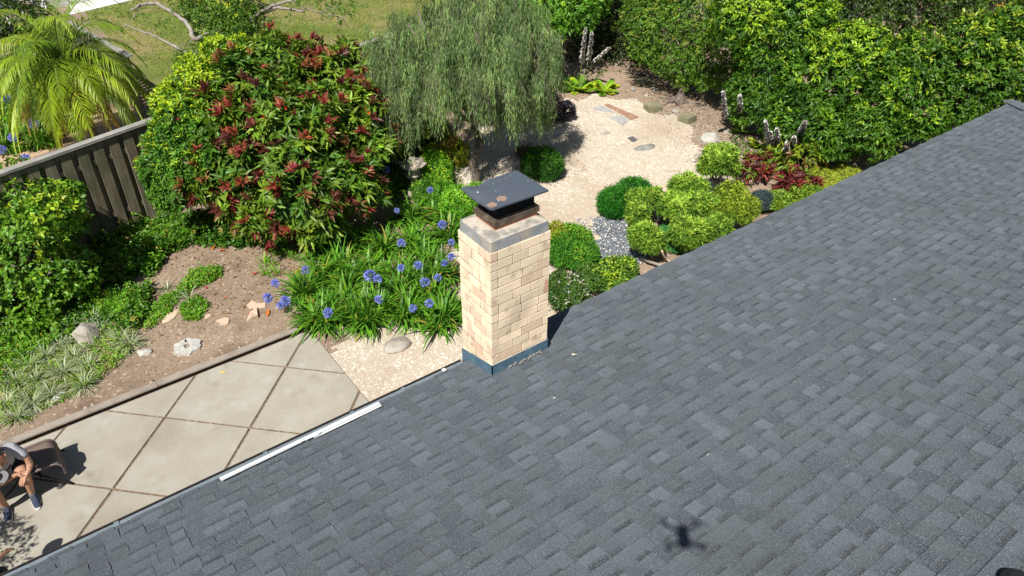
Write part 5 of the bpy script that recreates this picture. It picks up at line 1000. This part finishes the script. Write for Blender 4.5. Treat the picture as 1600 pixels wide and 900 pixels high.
# stump with spreading roots
b = ground(1062, 160); t = thing('tree_stump', b, 'small weathered stump with spreading roots under the hedge', 'stump'); q = MB(); q.tube([b-np.array([0, 0, .05]), b+np.array([.02, 0, .18]), b+np.array([.0, .03, .42])], [.2, .11, .06], 9); q.build('stump', M['bark'], t)
q = MB()
for k in range(7): a = RG.uniform(0, 6.3); e = b+np.array([math.cos(a), math.sin(a), 0])*RG.uniform(.4, .9); P = limb(q, b+np.array([0, 0, .08]), e, .04, .01, .15, 8, 5)
q.build('roots', M['bark'], t)
# bare stems of the clipped conifer group and a bent hose-like root
q = MB(); P = [at(1000, 402, .05), at(1012, 408, .1), at(1030, 414, .1), at(1045, 418, .12)]; q.tube(P, .03, 7); tag(q.build('surface_root', M['pale_bark'], smooth=True), 'pale surface root below the nearest clipped mound', 'root')
q = MB(); P = [at(1034, 392, .45), at(1037, 400, .2), at(1045, 408, .05), at(1052, 412, .03)]; q.tube(P, .022, 7); tag(q.build('bent_hose', M['sandstone'], smooth=True), 'bent tan pipe at the roof edge beside the nearest clipped mound', 'pipe')
q = MB(); P = [at(862, 445, .05), at(866, 458, .1), at(872, 470, .08)]; q.tube(P, .03, 6); tag(q.build('pale_stick', M['white_stone'], smooth=True), 'pale stick lying right beside the chimney', 'stick')
# fallen leaves
for (x, y, m, L, a, l) in [(418, 496, 'orange_leaf', .2, 1.1, 'big orange fallen leaf between the flagstone shards and agapanthus'), (331, 392, 'orange_leaf', .17, .8, 'orange-red fallen leaf on the soil edge, left of a pair'), (341, 394, 'red_leaf', .15, -.2, 'pinkish red fallen leaf on the soil edge, right of a pair'), (392, 388, 'red_leaf', .12, .3, 'red fallen leaf left of the brownish flagstone'), (393, 431, 'red_leaf', .13, .1, 'dull red fallen leaf left of the small strap-leaved tufts'), (459, 428, 'orange_leaf', .2, .1, 'wide orange fallen leaf below the left agapanthus head'), (348, 468, 'orange_leaf', .09, 0, 'small orange fallen leaf in the middle of the soil'), (185, 459, 'yellow_leaf', .14, -.2, 'bright yellow fallen leaf on the ivy'), (343, 584, 'yellow_leaf', .11, -.8, 'yellow fallen leaf on a patio slab'), (323, 453, 'red_leaf', .1, 1.4, 'thin red fallen leaf right of the creeping weeds'), (371, 357, 'pale_leaf', .1, .3, 'crumpled whitish leaf on the ivy edge'), (388, 494, 'red_leaf', .08, .9, 'brown-red curled leaf at the tilted shard')]:
    b = ground(x, y); b[2] = (.03 if b[1] < 9.6 else b[2]+.02); q = MB(); c, s = math.cos(a), math.sin(a)
    pr = [(0, 0, 0), (.3, .13, .02), (.65, .12, .03), (1, 0, .01), (.65, -.12, .03), (.3, -.13, .02)]; q.add([(b[0]+(u_*c-v_*s)*L, b[1]+(u_*s+v_*c)*L, b[2]+w_*L*3) for u_, v_, w_ in pr]+[(b[0]+u_*c*L, b[1]+u_*s*L, b[2]+.004) for u_ in (.3, .65)], [(0, 6, 1), (6, 7, 2, 1), (7, 3, 2), (0, 5, 6), (6, 5, 4, 7), (7, 4, 3)]); tag(q.build('fallen_leaf', M[m]), l, 'leaf')
for (x, y, l) in [(130, 700-4, 'tiny dark twig'), ]: pass
# stone lantern
b = ground(648, 300); t = thing('stone_lantern', b, 'small stone garden lantern with a flared roof beside the ferny mound', 'garden lantern')
def frus(q, levels, k=6, rot=.3):
    V = []; 
    for z, r in levels: V += [(b[0]+r*math.cos(rot+i*2*math.pi/k), b[1]+r*math.sin(rot+i*2*math.pi/k), b[2]+z) for i in range(k)]
    q.add(V, [(j*k+i, j*k+(i+1) % k, (j+1)*k+(i+1) % k, (j+1)*k+i) for j in range(len(levels)-1) for i in range(k)]+[tuple(range(k))[::-1], tuple(range((len(levels)-1)*k, len(levels)*k))])
q = MB(); frus(q, [(-.03, .2), (.06, .2), (.09, .14), (.10, .09), (.34, .08), (.38, .16), (.43, .2), (.45, .2)]); q.build('pedestal', M['lantern'], t)
q = MB(); frus(q, [(.452, .13), (.62, .13)]); lb = q.build('light_box', M['lantern'], t)
q = MB(); k = 6
V = []; rot = .3
for z, r, dz in ((.625, .30, .03), (.655, .31, .04), (.72, .17, 0), (.80, .05, 0)):
    V += [(b[0]+r*(1 if i % 2 == 0 else .84)*math.cos(rot+i*math.pi/k), b[1]+r*(1 if i % 2 == 0 else .84)*math.sin(rot+i*math.pi/k), b[2]+z+(dz if i % 2 == 0 else 0)) for i in range(12)]
q.add(V, [(j*12+i, j*12+(i+1) % 12, (j+1)*12+(i+1) % 12, (j+1)*12+i) for j in range(3) for i in range(12)]+[tuple(range(12))[::-1], tuple(range(36, 48))]); q.build('roof', M['lantern'], t)

# ================================================================ the people and the lounge chair
def skin(name, verts, edges, m, parent, sub=2):
    off = np.array(parent.location); me = bpy.data.meshes.new(name); me.from_pydata([tuple(np.array(v[:3])-off) for v in verts], edges, []); me.materials.append(m)
    o = bpy.data.objects.new(name, me); COL.objects.link(o); o.parent = parent
    md = o.modifiers.new('skin', 'SKIN'); md.use_smooth_shade = True
    if not me.skin_vertices: me.skin_vertices.new() if hasattr(me.skin_vertices, 'new') else None
    for i, v in enumerate(verts):
        r = v[3]; me.skin_vertices[0].data[i].radius = (r, r) if np.isscalar(r) else r
    me.skin_vertices[0].data[0].use_root = True
    s = o.modifiers.new('sub', 'SUBSURF'); s.levels = sub; s.render_levels = sub
    return o
def chain(*idx): return list(zip(idx[:-1], idx[1:]))
def hand(V, E, wi, d, side, up):
    """palm and five fingers grown from wrist vertex wi; d along the hand, side across towards the thumb"""
    w = np.array(V[wi][:3]); d = nrm(np.array(d, float)); side = nrm(np.array(side, float)); up = nrm(np.array(up, float))
    V.append((*(w+d*.045), (.034, .018))); pi = len(V)-1; E.append((wi, pi))
    for k, (o_, L) in enumerate(((.03, .075), (.011, .085), (-.009, .08), (-.028, .062))):
        p = w+d*.085+side*o_; V.append((*p, .0105)); a = len(V)-1; V.append((*(p+d*L*.5-up*.008), .009)); V.append((*(p+d*L*.85-up*.03), .0078)); E += [(pi, a), (a, a+1), (a+1, a+2)]
    p = w+d*.035+side*.038; V.append((*p, .012)); a = len(V)-1; V.append((*(p+d*.03+side*.018-up*.008), .010)); V.append((*(p+d*.055+side*.016-up*.02), .0085)); E += [(pi, a), (a, a+1), (a+1, a+2)]
PX0 = len(bpy.data.objects)
pm = thing('person', (-1.3, 8.6, 0), 'person in grey t-shirt, black shorts and navy shoes, seated and bent forward', 'person')
V = [(-1.30, 8.74, .50, .13), (-1.30, 8.68, .64, .135), (-1.29, 8.60, .80, .13), (-1.29, 8.54, .90, .10), (-1.28, 8.47, .95, .052), (-1.275, 8.41, .985, .085), (-1.27, 8.36, .985, .093), (-1.265, 8.30, .945, .07),   # 0-7 pelvis..head
     (-1.12, 8.52, .87, .06), (-1.03, 8.46, .74, .046), (-1.02, 8.43, .62, .042), (-1.08, 8.36, .575, .032),          # 8-11 arm towards +x
     (-1.46, 8.52, .87, .06), (-1.55, 8.42, .74, .046), (-1.53, 8.32, .62, .042), (-1.33, 8.34, .605, .036), (-1.20, 8.375, .60, .029),   # 12-16 arm towards -x, crossing to the knee
     (-1.20, 8.70, .48, .10), (-1.14, 8.56, .49, .082), (-1.12, 8.44, .49, .064), (-1.135, 8.45, .36, .060), (-1.15, 8.48, .22, .046), (-1.165, 8.50, .10, .036), (-1.165, 8.47, .05, .038), (-1.16, 8.34, .035, .034),  # 17-24 leg
     (-1.40, 8.70, .48, .10), (-1.44, 8.55, .49, .082), (-1.47, 8.42, .49, .064), (-1.47, 8.43, .36, .060), (-1.465, 8.46, .22, .046), (-1.46, 8.49, .10, .036), (-1.46, 8.47, .05, .038), (-1.47, 8.36, .035, .034)]
E_ = chain(0, 1, 2, 3, 4, 5, 6, 7)+chain(3, 8, 9, 10, 11)+chain(3, 12, 13, 14, 15, 16)+chain(0, 17, 18, 19, 20, 21, 22, 23, 24)+chain(0, 25, 26, 27, 28, 29, 30, 31, 32)
Vb = list(V); hand(Vb, E_, 16, (1, .12, -.05), (0, -1, .1), (0, .1, 1)); hand(Vb, E_, 11, (-.6, -.4, -.35), (-.4, .8, .2), (0, -.2, 1))
body = skin('body', Vb, E_, M['skin'], pm)
# face: nose, ears, brow as small shapes merged onto the head
q = MB(); hc = np.array([-1.27, 8.34, .975]); fw = nrm(np.array([.03, -.78, -.62])); rt = np.array([1., 0, 0]); upv = np.cross(rt, fw)*-1
q.tube([hc+fw*.085, hc+fw*.118-upv*.012], [.012, .016], 6); 
for s in (-1, 1): q.tube([hc+rt*s*.084-fw*.005, hc+rt*s*.100-fw*.01], [.026, .018], 7)
q.build('face_features', M['skin'], pm, smooth=True)
q = MB()
for s in (-1, 1): q.tube([hc+fw*.088+rt*s*.032+upv*.02, hc+fw*.093+rt*s*.032+upv*.02], [.013, .008], 7)
q.build('eyes', M['black_plastic'], pm)
hv = [(-1.28, 8.485, .985, .068), (-1.277, 8.425, 1.022, .090), (-1.272, 8.36, 1.028, .093), (-1.27, 8.30, 1.005, .074)]
skin('hair', hv, chain(0, 1, 2, 3), M['grey_hair'], pm)
tv = [(-1.30, 8.75, .50, .148), (-1.30, 8.69, .64, .155), (-1.29, 8.60, .80, .155), (-1.29, 8.545, .90, .115), (-1.285, 8.505, .935, .066), (-1.12, 8.53, .875, .082), (-1.055, 8.48, .79, .07), (-1.025, 8.455, .735, .064), (-1.46, 8.53, .875, .082), (-1.53, 8.46, .79, .07), (-1.55, 8.42, .735, .062)]
skin('tshirt', tv, chain(0, 1, 2, 3, 4)+chain(3, 5, 6, 7)+chain(3, 8, 9, 10), M['tshirt'], pm)
sv_ = [(-1.30, 8.75, .50, .152), (-1.205, 8.70, .485, .118), (-1.15, 8.60, .49, .105), (-1.135, 8.55, .485, .10), (-1.395, 8.70, .485, .118), (-1.44, 8.60, .49, .105), (-1.455, 8.53, .485, .10)]
skin('shorts', sv_, chain(0, 1, 2, 3)+chain(0, 4, 5, 6), M['shorts'], pm)
for (x, dx) in ((-1.163, .006), (-1.465, -.006)):
    s1 = skin('shoe', [(x, 8.53, .05, (.042, .045)), (x, 8.48, .065, (.045, .05)), (x+dx, 8.40, .05, (.047, .042)), (x+dx*2, 8.33, .04, (.046, .034)), (x+dx*2.5, 8.285, .035, (.036, .026))], chain(0, 1, 2, 3, 4), M['shoe'], pm)
    q = MB(); k = 20; pr = [(x+dx*1.2+.052*math.sin(a)*(1 if math.cos(a) < 0.2 else .94), 8.41-.148*math.cos(a)) for a in np.linspace(0, 2*math.pi, k, endpoint=False)]; q.prism(pr, .023, .043); q.build('sole', M['sole'], s1)
    q = MB()
    for j in range(3): y = 8.46-j*.03; q.tube([(x-.022, y, .108-j*.012), (x, y, .118-j*.013), (x+.022, y, .108-j*.012)], .004, 5)
    q.build('laces', M['white_metal'] if 0 else M['sock'], s1)
    skin('sock', [(x, 8.485, .07, .046), (x, 8.49, .12, .043), (x, 8.49, .145, .042)], chain(0, 1, 2), M['sock'], pm)
pm.location.x -= .07
# cap held in the hands
q = MB(); cc = np.array([-1.50, 8.37, .66]); k = 18; V = []
for z, r in ((0, .095), (.04, .092), (.075, .07), (.095, .03)): V += [(cc[0]+r*1.1*math.cos(a), cc[1]+r*math.sin(a), cc[2]+z) for a in np.linspace(0, 2*math.pi, k, endpoint=False)]
q.add(V, [(j*k+i, j*k+(i+1) % k, (j+1)*k+(i+1) % k, (j+1)*k+i) for j in range(3) for i in range(k)]+[tuple(range(3*k, 4*k))]); br = [(cc[0]+.095*math.cos(a), cc[1]+.095*math.sin(a)) for a in np.linspace(-1.0, .9, 9)]+[(cc[0]+.19*math.cos(a)*.95, cc[1]+.16*math.sin(a)) for a in np.linspace(.75, -.85, 9)]; q.prism(br, cc[2], cc[2]+.006)
M['grey_cap'] = mat('grey_cap', (.22, .22, .23), .9)
tag(q.build('cap', M['grey_cap'], bevel=.003), 'grey cap held over the lap of the seated person', 'cap')
# lounge chair: sling over a bent frame, its foot end curling down on the right
lc = thing('lounge_chair', (-1.6, 8.7, 0), 'brown sling lounge chair with rounded end and black legs under the seated person', 'lounge chair')
q = MB(); prof = []
for a in np.linspace(0, math.pi*.5, 8): prof.append((-.925+.115*math.sin(a), .30+.115*math.cos(a)))
prof.append((-.815, .2))
prof = [(-2.25, .42+.32), (-2.05, .42+.05), (-1.9, .418), (-1.5, .412), (-1.15, .415)]+prof
ny = 8; V = []
for i, (x, z) in enumerate(prof):
    for j in range(ny+1):
        f = j/ny; y = 8.515+(9.0-8.515)*f; rnd = (1 if 0 < j < ny else 0); sag = -.018*math.sin(f*math.pi); V.append((x, y, z+sag))
q.add(V, [(i*(ny+1)+j, (i+1)*(ny+1)+j, (i+1)*(ny+1)+j+1, i*(ny+1)+j+1) for i in range(len(prof)-1) for j in range(ny)]); slg = q.build('sling', M['sling'], lc, smooth=True); so_ = slg.modifiers.new('t', 'SOLIDIFY'); so_.thickness = .008
for y in (8.505, 9.01):
    q = MB(); q.tube([(x, y, z+.004) for x, z in prof], .013, 8); q.build('side_rail', M['sling_trim'], lc, smooth=True)
q = MB(); q.tube([(prof[-1][0], 8.505, prof[-1][1]), (prof[-1][0], 9.01, prof[-1][1])], .018, 8); q.build('end_rail', M['sling_trim'], lc, smooth=True)
for (x0, y0, x1, y1) in ((-1.12, 8.53, -.79, 8.47), (-1.05, 8.98, -.77, 9.15), (-2.0, 8.40, -2.2, 8.40), (-2.0, 8.97, -2.2, 9.0)):
    q = MB(); q.tube([(x0, y0, .39), ((x0+x1)/2, (y0+y1)/2, .19), (x1, y1, .012)], .015, 8); q.build('leg', M['black_metal'], lc, smooth=True)
q = MB(); q.tube([(-1.06, 8.42, .36), (-1.06, 8.95, .36)], .012, 8); q.tube([(-1.98, 8.42, .36), (-1.98, 8.95, .36)], .012, 8); q.tube([(-1.06, 8.7, .36), (-1.98, 8.7, .36)], .012, 8); q.build('under_frame', M['black_metal'], lc)
# second person, almost hidden by the eave: only the forearm shows
p2 = thing('person', (-1.95, 6.9, 0), 'second person mostly hidden by the eave, only a pink-sleeved forearm and hand visible', 'person')
V = [(-1.95, 6.78, .50, .14), (-1.95, 6.82, .68, .14), (-1.95, 6.86, .86, .14), (-1.95, 6.89, 1.0, .11), (-1.945, 6.98, 1.08, .05), (-1.94, 7.08, 1.15, .09), (-1.93, 7.16, 1.19, .09),
     (-1.78, 6.88, .97, .06), (-1.68, 6.95, .80, .045), (-1.66, 7.03, .68, .042), (-1.59, 7.16, .645, .034), (-1.545, 7.21, .62, .028),
     (-2.12, 6.88, .97, .06), (-2.22, 6.95, .80, .045), (-2.15, 7.1, .62, .04), (-2.05, 7.2, .56, .03),
     (-1.84, 6.85, .48, .10), (-1.72, 7.02, .49, .085), (-1.64, 7.16, .48, .066), (-1.64, 7.16, .3, .055), (-1.64, 7.15, .1, .04), (-1.64, 7.26, .04, .036),
     (-2.06, 6.85, .48, .10), (-2.12, 7.05, .49, .085), (-2.15, 7.2, .48, .066), (-2.15, 7.2, .3, .055), (-2.15, 7.19, .1, .04), (-2.15, 7.3, .04, .036)]
E_ = chain(0, 1, 2, 3, 4, 5, 6)+chain(3, 7, 8, 9, 10, 11)+chain(3, 12, 13, 14, 15)+chain(0, 16, 17, 18, 19, 20, 21)+chain(0, 22, 23, 24, 25, 26, 27)
Vb = list(V); hand(Vb, E_, 11, (.5, .75, -.4), (-.8, .5, .1), (0, .2, 1)); skin('body', Vb, E_, M['skin'], p2)
tv = [(*v[:3], v[3]*1.14+.006) for v in (V[0], V[1], V[2], V[3], V[7], V[8], V[9], V[10], V[12], V[13], V[14])]
skin('sleeved_top', tv, chain(0, 1, 2, 3, 4, 5, 6, 7)+chain(3, 8, 9, 10), M['pink'], p2)
tv = [(*v[:3], v[3]*1.12+.006) for v in (V[0], V[16], V[17], V[18], V[19], V[20], V[22], V[23], V[24], V[25], V[26])]
skin('trousers', tv, chain(0, 1, 2, 3, 4, 5)+chain(0, 6, 7, 8, 9, 10), M['navy'], p2)
skin('hair', [(-1.95, 7.03, 1.17, .085), (-1.94, 7.10, 1.22, .1), (-1.93, 7.17, 1.23, .09)], chain(0, 1, 2), M['grey_hair'], p2)
c2 = thing('garden_stool', (-1.95, 6.78, 0), 'dark garden stool under the second person, hidden by the eave', 'stool')
q = MB(); q.box(-2.2, -1.7, 6.55, 6.98, .33, .36); q.build('seat', M['sling'], c2, bevel=.01)
for dx in (-2.17, -1.73):
    for dy in (6.58, 6.95): q = MB(); q.tube([(dx, dy, 0), (dx, dy, .33)], .015, 6); q.build('leg', M['black_metal'], c2)
# potted tree just outside the frame whose leaves dapple the patio's left corner
bush('potted_tree', 'small leafy tree outside the left edge, throwing dappled shade on the patio', [(-3.2, 7.55, 1.75, .5, .5, .4), (-3.0, 7.1, 1.9, .38, .4, .35), (-3.25, 7.9, 1.5, .35, .35, .3)], 600, 5, .10, .03, G0, G1, seed=141, base=(-3.1, 7.5, 0), cat='tree', gap=-.6, stem='trunk')
